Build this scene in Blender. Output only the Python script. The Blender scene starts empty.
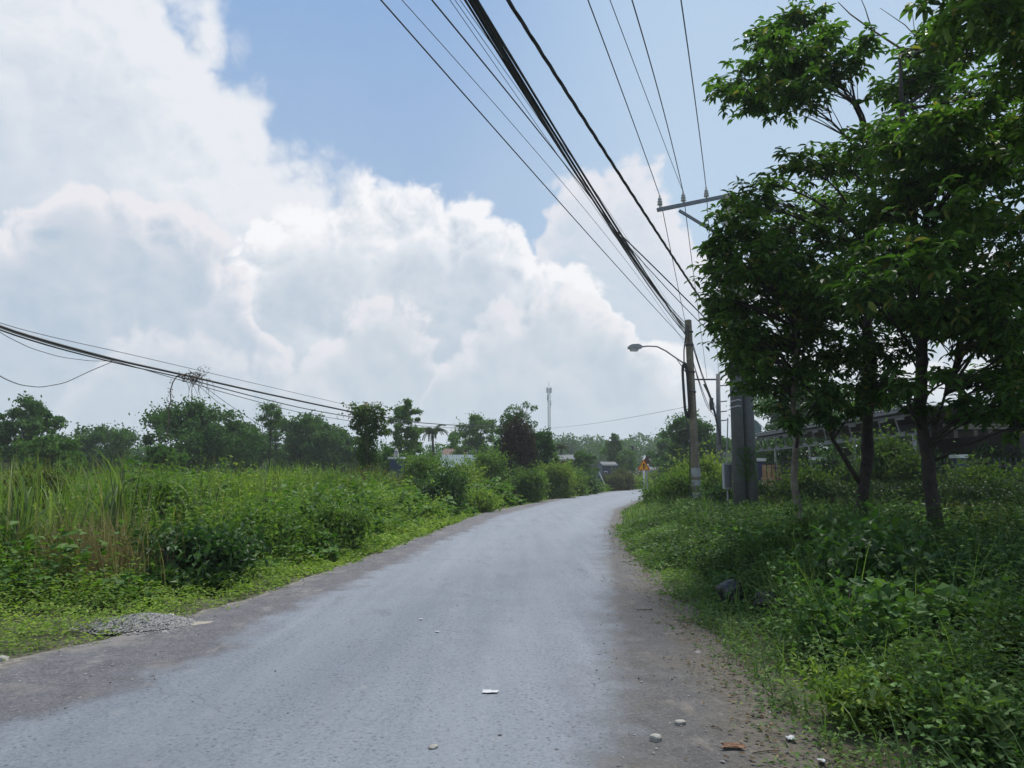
import bpy, math, random
import numpy as np
from mathutils import Vector, noise as mnoise

rng = np.random.default_rng(7)
random.seed(7)
R = math.radians
scene = bpy.context.scene
COL = scene.collection

# ------------------------------------------------------------------ camera
F = 750.0; PITCH = math.atan(94.0 / F); EYE = 1.6
cam_d = bpy.data.cameras.new("camera"); cam = bpy.data.objects.new("camera", cam_d); COL.objects.link(cam)
cam.location = (0, 0, EYE); cam.rotation_euler = (math.pi / 2 + PITCH, 0, 0)
cam_d.sensor_width = 36; cam_d.lens = 36 * F / 1024; cam_d.clip_start = 0.05; cam_d.clip_end = 6000
scene.camera = cam
scene.view_settings.view_transform = 'Standard'; scene.view_settings.look = 'None'
scene.view_settings.gamma = 1.0; scene.view_settings.exposure = 1.85
scene.view_settings.use_curve_mapping = False
cy = scene.cycles
cy.max_bounces = 7; cy.diffuse_bounces = 3; cy.glossy_bounces = 2; cy.transmission_bounces = 4
cy.volume_bounces = 0; cy.transparent_max_bounces = 8; cy.sample_clamp_indirect = 6
cy.use_denoising = True

SUN_EL, SUN_AZ = R(64), R(32)       # azimuth from +Y towards +X

def dirpix(u, v):
    xc = (u - 512) / F; yc = (384 - v) / F
    return Vector((xc, math.cos(PITCH) - math.sin(PITCH) * yc, math.sin(PITCH) + math.cos(PITCH) * yc))
def P(u, v, Y):
    d = dirpix(u, v); return Vector((d.x * Y / d.y, Y, EYE + d.z * Y / d.y))
def PZ(u, v, z):
    d = dirpix(u, v); t = (z - EYE) / d.z; return Vector((d.x * t, d.y * t, z))
def G(u, v): return PZ(u, v, 0)
def azel(u, v):
    d = dirpix(u, v).normalized(); return math.degrees(math.atan2(d.x, d.y)), math.degrees(math.asin(d.z))
def pix(p):
    x, y, z = p[0], p[1], p[2] - EYE
    dep = math.cos(PITCH) * y + math.sin(PITCH) * z; up = -math.sin(PITCH) * y + math.cos(PITCH) * z
    return 512 + F * x / dep, 384 - F * up / dep

# ------------------------------------------------------------------ node helper
class NT:
    def __init__(s, tree): s.t = tree; s.n = tree.nodes; s.l = tree.links
    def node(s, typ, **kw):
        n = s.n.new(typ)
        for k, v in kw.items(): setattr(n, k, v)
        return n
    def put(s, sock, val):
        if isinstance(val, bpy.types.NodeSocket): s.l.new(val, sock)
        elif val is not None: sock.default_value = val
    def m(s, op, a, b=None, c=None, clamp=False):
        n = s.node('ShaderNodeMath', operation=op, use_clamp=clamp)
        s.put(n.inputs[0], a)
        if b is not None: s.put(n.inputs[1], b)
        if c is not None: s.put(n.inputs[2], c)
        return n.outputs[0]
    def vm(s, op, a, b=None, scale=None):
        n = s.node('ShaderNodeVectorMath', operation=op); s.put(n.inputs[0], a)
        if b is not None: s.put(n.inputs[1], b)
        if scale is not None: s.put(n.inputs[3], scale)
        return n.outputs[0]
    def sstep(s, x, lo, hi, a=0.0, b=1.0):
        n = s.node('ShaderNodeMapRange', interpolation_type='SMOOTHSTEP')
        s.put(n.inputs[0], x); s.put(n.inputs[1], lo); s.put(n.inputs[2], hi); s.put(n.inputs[3], a); s.put(n.inputs[4], b)
        return n.outputs[0]
    def lin(s, x, lo, hi, a=0.0, b=1.0):
        n = s.node('ShaderNodeMapRange'); n.clamp = True
        s.put(n.inputs[0], x); s.put(n.inputs[1], lo); s.put(n.inputs[2], hi); s.put(n.inputs[3], a); s.put(n.inputs[4], b)
        return n.outputs[0]
    def noise(s, vec, scale, detail=4, rough=0.55, dist=0.0):
        n = s.node('ShaderNodeTexNoise'); s.put(n.inputs['Vector'], vec)
        n.inputs['Scale'].default_value = scale; n.inputs['Detail'].default_value = detail
        n.inputs['Roughness'].default_value = rough; n.inputs['Distortion'].default_value = dist
        return n.outputs['Fac']
    def voro(s, vec, scale, detail=0, rough=.5, smooth=None, feature='F1'):
        n = s.node('ShaderNodeTexVoronoi', feature=feature); s.put(n.inputs['Vector'], vec)
        n.inputs['Scale'].default_value = scale; n.inputs['Detail'].default_value = detail
        n.inputs['Roughness'].default_value = rough
        if feature == 'SMOOTH_F1': n.inputs['Smoothness'].default_value = smooth or 0.4
        n.normalize = True
        return n.outputs['Distance']
    def mix(s, fac, a, b, mode='MIX'):
        n = s.node('ShaderNodeMix', data_type='RGBA', blend_type=mode)
        s.put(n.inputs[0], fac)
        for i, x in ((6, a), (7, b)):
            if isinstance(x, (tuple, list)): x = tuple(x) + (1,) if len(x) == 3 else x
            s.put(n.inputs[i], x)
        return n.outputs[2]

# ------------------------------------------------------------------ sky
world = bpy.data.worlds.new("World"); scene.world = world; world.use_nodes = True
wt = world.node_tree; wt.nodes.clear(); W = NT(wt)
out = W.node('ShaderNodeOutputWorld'); bg = W.node('ShaderNodeBackground')
SKY_STR = 0.05
bg.inputs['Strength'].default_value = SKY_STR
world.cycles.sampling_method = 'MANUAL'; world.cycles.sample_map_resolution = 256
wt.links.new(bg.outputs[0], out.inputs['Surface'])
sky = W.node('ShaderNodeTexSky', sky_type='NISHITA'); sky.sun_disc = False
sky.sun_elevation = SUN_EL; sky.sun_rotation = SUN_AZ; sky.dust_density = 2.0; sky.air_density = 1.0; sky.ozone_density = 1.5
EXPO = 2 ** scene.view_settings.exposure
def s2l(c): return tuple(((x / 255) / 12.92 if x / 255 <= .04045 else ((x / 255 + .055) / 1.055) ** 2.4) for x in c)
def skc(*c): return tuple(x / SKY_STR / EXPO for x in s2l(c))
tc = W.node('ShaderNodeTexCoord'); D = W.vm('NORMALIZE', tc.outputs['Generated'])
sep = W.node('ShaderNodeSeparateXYZ'); wt.links.new(D, sep.inputs[0])
az = W.m('MULTIPLY', W.m('ARCTAN2', sep.outputs[0], sep.outputs[1]), 57.29578)
el = W.m('MULTIPLY', W.m('ARCSINE', sep.outputs[2]), 57.29578)
AZ0, AZ1, ELM = -90.0, 90.0, 60.0
def curve_node(pts):
    n = W.node('ShaderNodeFloatCurve'); W.put(n.inputs['Value'], W.lin(azw, AZ0, AZ1))
    c = n.mapping.curves[0]
    pp = sorted(((a - AZ0) / (AZ1 - AZ0), max(0, min(1, e / ELM))) for a, e in pts)
    c.points[0].location = (0, pp[0][1]); c.points[1].location = (1, pp[-1][1])
    for x, y in pp: 
        q = c.points.new(x, y); q.handle_type = 'VECTOR'
    n.mapping.update()
    return W.m('MULTIPLY', n.outputs[0], ELM)
# billow fields on the direction sphere
warp = W.node('ShaderNodeTexNoise'); W.put(warp.inputs['Vector'], D); warp.inputs['Scale'].default_value = 9; warp.inputs['Detail'].default_value = 3
Dw = W.vm('ADD', D, W.vm('SCALE', W.vm('SUBTRACT', warp.outputs['Color'], (.5, .5, .5)), scale=0.05))
azw = W.m('ADD', az, W.m('MULTIPLY', W.m('SUBTRACT', W.noise(D, 16, 2), .5), 5.0))
def billow(vec, off):
    """rounded puffs with dark creases between them"""
    v = W.vm('ADD', vec, off) if off else vec
    acc = None; amp, sc = .5, 8.0
    for k in range(5):
        n_ = W.noise(W.vm('ADD', v, (k * 3.7, k * 1.3, 0)), sc, 0)
        r_ = W.m('MULTIPLY', W.m('ABSOLUTE', W.m('SUBTRACT', n_, .5)), 4.4 * amp)
        acc = r_ if acc is None else W.m('ADD', acc, r_)
        amp *= .56; sc *= 2.05
    return acc
LOFF = (0.010, 0.0, 0.014)
B0 = billow(Dw, None); B1 = billow(Dw, LOFF)
emb = W.m('SUBTRACT', B0, B1)                      # relief towards the light
fb = W.noise(D, 7, 7, .6)
fbf = W.noise(D, 30, 5, .6)
# clear sky: nishita with a pale veil growing to the horizon
veil = W.lin(el, 0, 38, .93, .12)
veil = W.m('MULTIPLY', veil, W.lin(fb, .3, .7, .85, 1.1), clamp=True)
clear = W.mix(veil, W.mix(0.9, sky.outputs[0], skc(118, 161, 214)), skc(196, 211, 223))
# brighter, paler blue towards the right
clear = W.mix(W.m('MULTIPLY', W.sstep(az, -8, 14), .60), clear, skc(200, 221, 238))
col = clear
def pts(l): return [azel(u, v) for u, v in l]
def layer(col, cpts, amp, edge, rimd, white, grey, maxa=1.0, bfr=1.0, bot=None, shade=1.0):
    c = curve_node(pts(cpts))
    d = W.m('SUBTRACT', c, el)
    d = W.m('ADD', d, W.m('MULTIPLY', W.m('SUBTRACT', B0, .62), amp * bfr))
    d = W.m('ADD', d, W.m('MULTIPLY', W.m('SUBTRACT', fbf, .5), amp * .35))
    d = W.m('ADD', d, W.m('MULTIPLY', W.m('SUBTRACT', fb, .5), amp * .8))
    a = W.m('MULTIPLY', W.sstep(d, 0, edge), maxa)
    if bot: a = W.m('MULTIPLY', a, W.sstep(d, bot[0], bot[1], 1.0, bot[2]))
    rim = W.sstep(d, 0, rimd, 1.0, 0.0)
    lit = W.m('ADD', W.m('MULTIPLY', rim, 1.0), W.m('MULTIPLY', W.m('MULTIPLY', emb, 2.1 * shade), W.m('ADD', W.m('MULTIPLY', rim, .8), .2)))
    lit = W.m('ADD', lit, W.m('MULTIPLY', W.m('SUBTRACT', fb, .47), .9))
    lit = W.m('ADD', lit, .15, clamp=True)
    cc = W.mix(lit, grey, white)
    return W.mix(a, col, cc)
WH, PK, GB = skc(250, 250, 252), skc(236, 235, 240), skc(193, 206, 219)
# high soft cloud, upper left
col = layer(col, [(-500, -420), (-60, -330), (120, -170), (185, -40), (225, 20), (268, 66), (282, 106), (330, 124), (350, 146), (400, 200), (430, 260), (470, 400), (700, 480), (1100, 480)], 4.8, 4.2, 30, skc(236, 239, 244), skc(190, 205, 221), .97, shade=.5)
# right-hand cumulus behind the wires
col = layer(col, [(-400, 600), (470, 450), (500, 330), (524, 232), (540, 190), (566, 150), (600, 146), (640, 160), (690, 215), (760, 240), (830, 250), (900, 230), (1100, 270), (1500, 380)], 4.4, 1.6, 8, PK, skc(199, 213, 226), .85, shade=.8)
# central cumulus
col = layer(col, [(-400, 420), (120, 360), (225, 270), (262, 215), (290, 196), (345, 186), (420, 178), (480, 186), (505, 212), (535, 246), (590, 266), (620, 292), (640, 330), (720, 350), (900, 330), (1300, 400)], 3.2, 1.1, 7, WH, GB, .93)
# lower cumulus heads
col = layer(col, [(-400, 500), (240, 420), (300, 360), (355, 300), (392, 274), (425, 300), (438, 340), (520, 372), (640, 390), (900, 420), (1300, 470)], 3.2, 1.0, 4, PK, skc(192, 206, 217), .8)
col = layer(col, [(-400, 560), (400, 470), (440, 350), (470, 316), (500, 300), (560, 282), (610, 290), (640, 330), (700, 400), (900, 440), (1300, 470)], 3.2, 1.0, 4, PK, skc(193, 207, 218), .7)
# left cumulus tower
col = layer(col, [(-600, 250), (-150, 200), (0, 215), (36, 196), (62, 166), (100, 174), (135, 192), (195, 200), (222, 230), (250, 262), (262, 320), (300, 400), (420, 450), (900, 470), (1300, 480)], 3.2, 1.0, 5, PK, skc(184, 200, 216), .93)
col = layer(col, [(-400, 420), (60, 400), (110, 334), (150, 304), (182, 314), (215, 340), (300, 372), (420, 420), (900, 460), (1300, 480)], 3.0, 1.4, 4, PK, skc(189, 204, 216), .7)
# low veil that swallows cloud bases
col = W.mix(W.sstep(el, 12, 0.5, 0, .85), col, skc(194, 208, 219))
wt.links.new(col, bg.inputs['Color'])

# ------------------------------------------------------------------ sun
sd = bpy.data.lights.new("sun", 'SUN'); sd.energy = 1.5; sd.angle = R(16); sd.color = (1.0, .955, .88)
so = bpy.data.objects.new("sun", sd); COL.objects.link(so)
sv = Vector((math.sin(SUN_AZ) * math.cos(SUN_EL), math.cos(SUN_AZ) * math.cos(SUN_EL), math.sin(SUN_EL)))
so.rotation_euler = sv.to_track_quat('Z', 'Y').to_euler()

# ------------------------------------------------------------------ materials
def mat_base(name):
    m = bpy.data.materials.new(name); m.use_nodes = True; m.node_tree.nodes.clear()
    t = NT(m.node_tree); o = t.node('ShaderNodeOutputMaterial'); return m, t, o
def solid(name, c, rough=.7, var=.25, scale=6, metal=0.0, bump=.0, bscale=40, c2=None):
    m, t, o = mat_base(name)
    b = t.node('ShaderNodeBsdfPrincipled'); tcn = t.node('ShaderNodeTexCoord')
    n = t.noise(tcn.outputs['Object'], scale, 6, .65)
    c2 = c2 or tuple(x * (1 - var) for x in c); c1 = tuple(min(1, x * (1 + var * .6)) for x in c)
    t.put(b.inputs['Base Color'], t.mix(t.lin(n, .32, .68), c2, c1))
    b.inputs['Roughness'].default_value = rough; b.inputs['Metallic'].default_value = metal
    if bump:
        bn = t.node('ShaderNodeBump'); bn.inputs['Strength'].default_value = bump; bn.inputs['Distance'].default_value = .02
        t.put(bn.inputs['Height'], t.noise(tcn.outputs['Object'], bscale, 5, .6)); t.put(b.inputs['Normal'], bn.outputs[0])
    t.l.new(b.outputs[0], o.inputs[0]); return m
def leafmat(name, stops, trans=.35, rough=.5, spec=.35, patch=.35, pscale=.6):
    """stops: list of (pos, rgb) read by a random value per leaf"""
    m, t, o = mat_base(name)
    g = t.node('ShaderNodeNewGeometry'); tcn = t.node('ShaderNodeTexCoord')
    r = t.node('ShaderNodeValToRGB'); cr = r.color_ramp
    while len(cr.elements) < len(stops): cr.elements.new(.5)
    for e, (p, c) in zip(cr.elements, stops): e.position = p; e.color = tuple(c) + (1,)
    t.put(r.inputs[0], g.outputs['Random Per Island'])
    n = t.noise(tcn.outputs['Object'], pscale, 3, .6)
    hsv = t.node('ShaderNodeHueSaturation'); t.put(hsv.inputs['Color'], r.outputs[0])
    t.put(hsv.inputs['Value'], t.lin(n, .3, .7, 1 - patch, 1 + patch)); t.put(hsv.inputs['Hue'], t.lin(n, .3, .7, .512, .49))
    b = t.node('ShaderNodeBsdfPrincipled'); t.put(b.inputs['Base Color'], hsv.outputs[0])
    b.inputs['Roughness'].default_value = rough + .1; b.inputs['Specular IOR Level'].default_value = spec * .6
    tr = t.node('ShaderNodeBsdfTranslucent'); 
    t.put(tr.inputs['Color'], t.mix(1.0, hsv.outputs[0], (1.25, 1.45, .5), 'MULTIPLY'))
    mx = t.node('ShaderNodeMixShader'); mx.inputs[0].default_value = trans
    t.l.new(b.outputs[0], mx.inputs[1]); t.l.new(tr.outputs[0], mx.inputs[2]); t.l.new(mx.outputs[0], o.inputs[0])
    return m
M = {}
M['grass'] = leafmat('tall_grass_blades', [(0, (0.089, 0.156, 0.036)), (.5, (0.124, 0.203, 0.045)), (.955, (0.164, 0.226, 0.056)), (.975, (0.295, 0.250, 0.115)), (1, (0.359, 0.296, 0.144))], .38, .5, .3)
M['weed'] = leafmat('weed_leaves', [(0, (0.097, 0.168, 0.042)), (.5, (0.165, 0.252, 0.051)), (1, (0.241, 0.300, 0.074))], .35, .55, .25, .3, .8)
M['weed_r'] = leafmat('shade_tinted_weed_leaves', [(0, (0.060, 0.114, 0.041)), (.5, (0.093, 0.166, 0.051)), (1, (0.145, 0.205, 0.065))], .35, .5, .3, .5, .45)  # darker than the left weeds: part of the tree shade is in this colour
M['dry'] = leafmat('dry_grass_blades', [(0, (.16, .12, .07)), (.6, (.22, .175, .105)), (1, (.30, .25, .16))], .25, .7, .1)
M['litter'] = leafmat('dead_leaf_litter', [(0, (.07, .048, .028)), (.5, (.15, .105, .06)), (.85, (.22, .165, .10)), (1, (.10, .12, .04))], .1, .8, .1)
M['dark_bush'] = leafmat('dark_bush_leaves', [(0, (0.021, 0.057, 0.017)), (.6, (0.037, 0.089, 0.022)), (1, (0.065, 0.126, 0.028))], .28, .42, .45)
M['bush'] = leafmat('bush_leaves', [(0, (0.059, 0.117, 0.031)), (.5, (0.098, 0.172, 0.038)), (1, (0.151, 0.230, 0.053))], .35, .5, .3)
M['lime'] = leafmat('lime_bush_leaves', [(0, (0.100, 0.160, 0.034)), (.6, (0.159, 0.227, 0.051)), (1, (0.228, 0.279, 0.066))], .42, .5, .3)
M['olive'] = leafmat('olive_leaves', [(0, (.055, .07, .028)), (.6, (.085, .10, .04)), (1, (.13, .13, .06))], .3, .6, .2)
M['far'] = leafmat('far_tree_leaves', [(0, (0.031, 0.078, 0.025)), (.6, (0.052, 0.119, 0.030)), (1, (0.080, 0.157, 0.037))], .28, .55, .25, .3, .35)
M['far2'] = leafmat('far_tree_leaves_light', [(0, (0.048, 0.107, 0.028)), (.6, (0.076, 0.150, 0.034)), (1, (0.106, 0.197, 0.044))], .3, .55, .25, .3, .35)
M['vine'] = leafmat('vine_leaves', [(0, (0.036, 0.092, 0.017)), (.6, (0.063, 0.138, 0.022)), (1, (0.092, 0.170, 0.028))], .33, .5, .3)
M['deadvine'] = leafmat('dead_vine_leaves', [(0, (.035, .028, .022)), (.6, (.06, .047, .036)), (1, (.085, .07, .05))], .15, .8, .1)
M['tree'] = leafmat('roadside_tree_leaves', [(0, (0.026, 0.062, 0.015)), (.55, (0.058, 0.125, 0.027)), (.95, (0.091, 0.174, 0.035)), (1, (0.225, 0.183, 0.052))], .36, .4, .4, .3, .5)
M['creeper'] = leafmat('creeper_leaves', [(0, (0.045, 0.105, 0.030)), (.6, (0.076, 0.157, 0.041)), (1, (0.120, 0.209, 0.054))], .3, .5, .3, .5, .5)
M['shrub'] = leafmat('verge_shrub_leaves', [(0, (.035, .07, .018)), (.6, (.06, .105, .026)), (1, (.10, .15, .035))], .36, .55, .2)
M['cane'] = leafmat('pale_cane_leaves', [(0, (.07, .12, .04)), (.6, (.11, .165, .06)), (1, (.20, .24, .12))], .36, .5, .25)
M['shade'] = leafmat('shade_tinted_brush_leaves', [(0, (.022, .05, .018)), (.6, (.038, .078, .025)), (1, (.07, .115, .035))], .33, .5, .25, .45, .5)  # leaf colour itself darkened to deepen the shade under the trees
M['palm'] = leafmat('palm_leaflets', [(0, (.04, .065, .025)), (1, (.075, .10, .035))], .25, .5, .3)
M['hedge'] = leafmat('hedge_leaves', [(0, (0.019, 0.044, 0.012)), (.7, (0.033, 0.068, 0.017)), (1, (0.065, 0.083, 0.033))], .25, .5, .3)
M['bark'] = solid('grey_brown_bark', (.034, .03, .026), .95, .55, 9, bump=1.0, bscale=26)
M['bark_pale'] = solid('pale_lichen_bark', (.15, .14, .12), .95, .6, 5, bump=1.0, bscale=30, c2=(.07, .058, .045))
M['twig'] = solid('dry_twig', (.13, .10, .07), .9, .35, 12)
M['stem'] = solid('green_stem', (.06, .08, .03), .8, .3, 10)
M['concrete'] = solid('pole_concrete', (.105, .11, .115), .85, .3, 3, bump=.3, bscale=60)
M['oldpole'] = solid('weathered_pole', (.165, .145, .105), .9, .4, 4, bump=.4, bscale=30)
M['steel'] = solid('galvanised_steel', (.15, .165, .18), .5, .2, 8, .6)
M['darksteel'] = solid('dark_steel', (.05, .05, .055), .6, .3, 8, .3)
M['greypaint'] = solid('grey_paint', (.30, .315, .33), .6, .15, 5)
M['white'] = solid('white_paint', (.55, .56, .57), .6, .15, 5)
M['cable'] = solid('black_cable_sheath', (.018, .018, .020), .55, .2, 3)
M['wire'] = solid('bare_wire', (.045, .045, .048), .55, .2, 3)
M['ceramic'] = solid('grey_ceramic', (.34, .35, .36), .25, .15, 6)
M['lens'] = solid('lamp_lens', (.42, .42, .42), .25, .1, 6)
M['bag'] = solid('black_plastic_bag', (.010, .011, .016), .38, .3, 8, bump=.7, bscale=18)
M['rubber'] = solid('old_rubber', (.03, .033, .038), .7, .3, 9, bump=.4, bscale=30)
M['stone'] = solid('pale_rubble', (.27, .262, .24), .9, .25, 14, bump=.6, bscale=40)
M['paper'] = solid('white_litter', (.42, .43, .45), .7, .08, 20)
M['sheath'] = solid('rust_brown_leaf', (.15, .075, .04), .85, .35, 12)
M['tarp'] = solid('blue_tarp', (.035, .06, .16), .5, .3, 2)
M['navy'] = solid('navy_panel', (.028, .045, .10), .6, .25, 3)
M['teal'] = solid('pale_teal_roof', (.115, .16, .165), .95, .15, 2)
M['greyroof'] = solid('grey_sheet_roof', (.12, .13, .138), .95, .2, 2)
M['redshed'] = solid('rusty_red_wall', (.095, .045, .038), .85, .35, 2)
M['plaster'] = solid('pale_plaster', (.30, .30, .295), .85, .2, 2)
M['terracotta'] = solid('terracotta_tiles', (.10, .055, .042), .85, .3, 5)
M['darkin'] = solid('dark_timber_and_shade', (.035, .034, .034), .85, .3, 4)  # dark tone; on the canopy backing it stands for shade
M['rustpanel'] = solid('faded_rust_panel', (.34, .26, .14), .75, .35, 3, c2=(.30, .10, .05))
M['yellow'] = solid('sign_yellow', (.80, .36, .025), .5, .12, 6)
M['red'] = solid('sign_red', (.50, .045, .02), .5, .15, 6)
M['black'] = solid('sign_black', (.02, .02, .02), .5, .1, 6)
M['gravel'] = None

# ------------------------------------------------------------------ object helpers
def mesh_from(name, V, faces, smooth=False):
    """V (n,3); faces: list of int arrays each (k, 3) or (k, 4)"""
    me = bpy.data.meshes.new(name); V = np.asarray(V, np.float32)
    me.vertices.add(len(V)); me.vertices.foreach_set('co', V.ravel())
    faces = [np.asarray(f, np.int32) for f in faces if len(f)]
    loops = np.concatenate([f.ravel() for f in faces]); sizes = np.concatenate([np.full(len(f), f.shape[1], np.int32) for f in faces])
    me.loops.add(len(loops)); me.loops.foreach_set('vertex_index', loops)
    me.polygons.add(len(sizes)); st = np.concatenate([[0], np.cumsum(sizes)[:-1]]).astype(np.int32)
    me.polygons.foreach_set('loop_start', st)
    me.polygons.foreach_set('use_smooth', np.full(len(sizes), smooth, bool))
    me.update(calc_edges=True); me.validate()
    return me
class MB:
    def __init__(s): s.V = []; s.T = []; s.Q = []; s.n = 0
    def add(s, V, T=None, Q=None):
        V = np.asarray(V, float).reshape(-1, 3)
        if T is not None and len(T): s.T.append(np.asarray(T) + s.n)
        if Q is not None and len(Q): s.Q.append(np.asarray(Q) + s.n)
        s.V.append(V); s.n += len(V); return s
    def box(s, c, size, rz=0.0, rx=0.0, ry=0.0, taper=1.0):
        sx, sy, sz = [x / 2 for x in size]
        v = []
        for z in (-1, 1):
            k = taper if z > 0 else 1.0
            for x, y in ((-1, -1), (1, -1), (1, 1), (-1, 1)): v.append(Vector((x * sx * k, y * sy * k, z * sz)))
        from mathutils import Euler
        e = Euler((rx, ry, rz)); v = [e.to_matrix() @ p + Vector(c) for p in v]
        return s.add([tuple(p) for p in v], None, [(3, 2, 1, 0), (4, 5, 6, 7), (0, 1, 5, 4), (1, 2, 6, 5), (2, 3, 7, 6), (3, 0, 4, 7)])
    def beam(s, a, b, w, h):
        a = Vector(a); b = Vector(b); d = (b - a).normalized()
        side = d.cross(Vector((0, 0, 1)))
        if side.length < .01: side = Vector((1, 0, 0))
        side.normalize(); up = side.cross(d)
        v = [p + side * (w / 2 * i) + up * (h / 2 * j) for p in (a, b) for i, j in ((-1, -1), (1, -1), (1, 1), (-1, 1))]
        return s.add([tuple(p) for p in v], None, [(3, 2, 1, 0), (4, 5, 6, 7), (0, 1, 5, 4), (1, 2, 6, 5), (2, 3, 7, 6), (3, 0, 4, 7)])
    def tube(s, pts, radii, sides=8, cap=True, twist=0.0):
        pts = np.asarray([tuple(p) for p in pts], float); n = len(pts)
        radii = np.full(n, radii) if np.isscalar(radii) else np.asarray(radii, float)
        tan = np.gradient(pts, axis=0); tan /= np.linalg.norm(tan, axis=1, keepdims=True) + 1e-9
        ref = np.array([0, 0, 1.0]) if abs(tan[:, 2]).mean() < .8 else np.array([1.0, 0, 0])
        a = np.cross(tan, ref); a /= np.linalg.norm(a, axis=1, keepdims=True) + 1e-9; b = np.cross(tan, a)
        th = np.linspace(0, 2 * np.pi, sides, endpoint=False)
        V = pts[:, None, :] + radii[:, None, None] * (np.cos(th)[None, :, None] * a[:, None, :] + np.sin(th)[None, :, None] * b[:, None, :])
        i = np.arange(n - 1)[:, None] * sides; j = np.arange(sides)[None, :]; j2 = (j + 1) % sides
        Q = np.stack([i + j, i + j2, i + sides + j2, i + sides + j], -1).reshape(-1, 4)
        T = []
        V = V.reshape(-1, 3)
        if cap:
            V = np.vstack([V, pts[0], pts[-1]]); c0, c1 = n * sides, n * sides + 1
            for k in range(sides):
                k2 = (k + 1) % sides; T.append((c0, k2, k)); T.append((c1, (n - 1) * sides + k, (n - 1) * sides + k2))
        return s.add(V, T, Q)
    def lathe(s, prof, c=(0, 0, 0), sides=12):
        th = np.linspace(0, 2 * np.pi, sides, endpoint=False); n = len(prof)
        V = np.array([[c[0] + r * math.cos(t), c[1] + r * math.sin(t), c[2] + z] for r, z in prof for t in th])
        i = np.arange(n - 1)[:, None] * sides; j = np.arange(sides)[None, :]; j2 = (j + 1) % sides
        Q = np.stack([i + j, i + j2, i + sides + j2, i + sides + j], -1).reshape(-1, 4)
        return s.add(V, None, Q)
    def prism(s, poly, d0, d1, frame):
        """poly 2D list, extruded; frame(x, d, y) -> world"""
        n = len(poly); V = [tuple(frame(x, d, y)) for d in (d0, d1) for x, y in poly]
        c0 = len(V); cx = sum(p[0] for p in poly) / n; cyy = sum(p[1] for p in poly) / n
        V += [tuple(frame(cx, d0, cyy)), tuple(frame(cx, d1, cyy))]
        T = []; Q = []
        for k in range(n):
            k2 = (k + 1) % n; T.append((c0, k, k2)); T.append((c0 + 1, n + k2, n + k)); Q.append((k, n + k, n + k2, k2))
        return s.add(V, T, Q)
    def mesh(s, name, smooth=False, off=None):
        V = np.concatenate(s.V)
        if off is not None: V = V - np.asarray(tuple(off), float)
        f = []
        if s.T: f.append(np.concatenate(s.T))
        if s.Q: f.append(np.concatenate(s.Q))
        return mesh_from(name, V, f, smooth)
def tag(o, label=None, cat=None, group=None, kind=None):
    if label: o['label'] = label
    if cat: o['category'] = cat
    if group: o['group'] = group
    if kind: o['kind'] = kind
    return o
def link(name, me, mat, parent=None):
    o = bpy.data.objects.new(name, me); COL.objects.link(o)
    if mat is not None: me.materials.append(mat)
    if parent is not None: o.parent = parent
    return o
def thing(name, label, cat, loc=(0, 0, 0), group=None):
    o = bpy.data.objects.new(name, None); COL.objects.link(o); o.location = loc; o.empty_display_size = .3
    return tag(o, label, cat, group)
def part(name, mb, mat, parent, smooth=False, label=None):
    o = link(name, mb.mesh(name, smooth, base_of(parent)), mat, parent)
    if label: o['label'] = label
    return o
def base_of(o):
    while o.parent is not None: o = o.parent
    return o.location

# ------------------------------------------------------------------ foliage geometry
def unit(v): return v / (np.linalg.norm(v, axis=-1, keepdims=True) + 1e-9)
def rnd_dir(n): return unit(rng.normal(size=(n, 3)))
def leaves(mb, Pn, D, N, L, Wd, fine=False, droop=.12):
    n = len(Pn)
    if n == 0: return mb
    D = unit(D); S = unit(np.cross(N, D)); U = np.cross(D, S)
    L = np.broadcast_to(np.asarray(L, float), (n,))[:, None]; Wd = np.broadcast_to(np.asarray(Wd, float), (n,))[:, None]
    if fine:
        tmpl = [(0, 0, 0), (.28, -.42, .07), (.28, .42, .07), (.4, 0, 0), (.68, -.38, .03), (.68, .38, .03), (1, 0, -droop)]
        T = [(0, 3, 1), (0, 2, 3), (4, 3, 6), (3, 5, 6), (1, 3, 4), (3, 2, 5)]
    else:
        tmpl = [(0, 0, 0), (.45, -.5, .09), (.45, .5, .09), (1, 0, -droop)]
        T = [(0, 3, 1), (0, 2, 3)]
    V = np.stack([Pn + D * L * a + S * Wd * b + U * L * c for a, b, c in tmpl], 1).reshape(-1, 3)
    k = len(tmpl); Tn = (np.arange(n)[:, None, None] * k + np.array(T)[None]).reshape(-1, 3)
    return mb.add(V, Tn)
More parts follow.
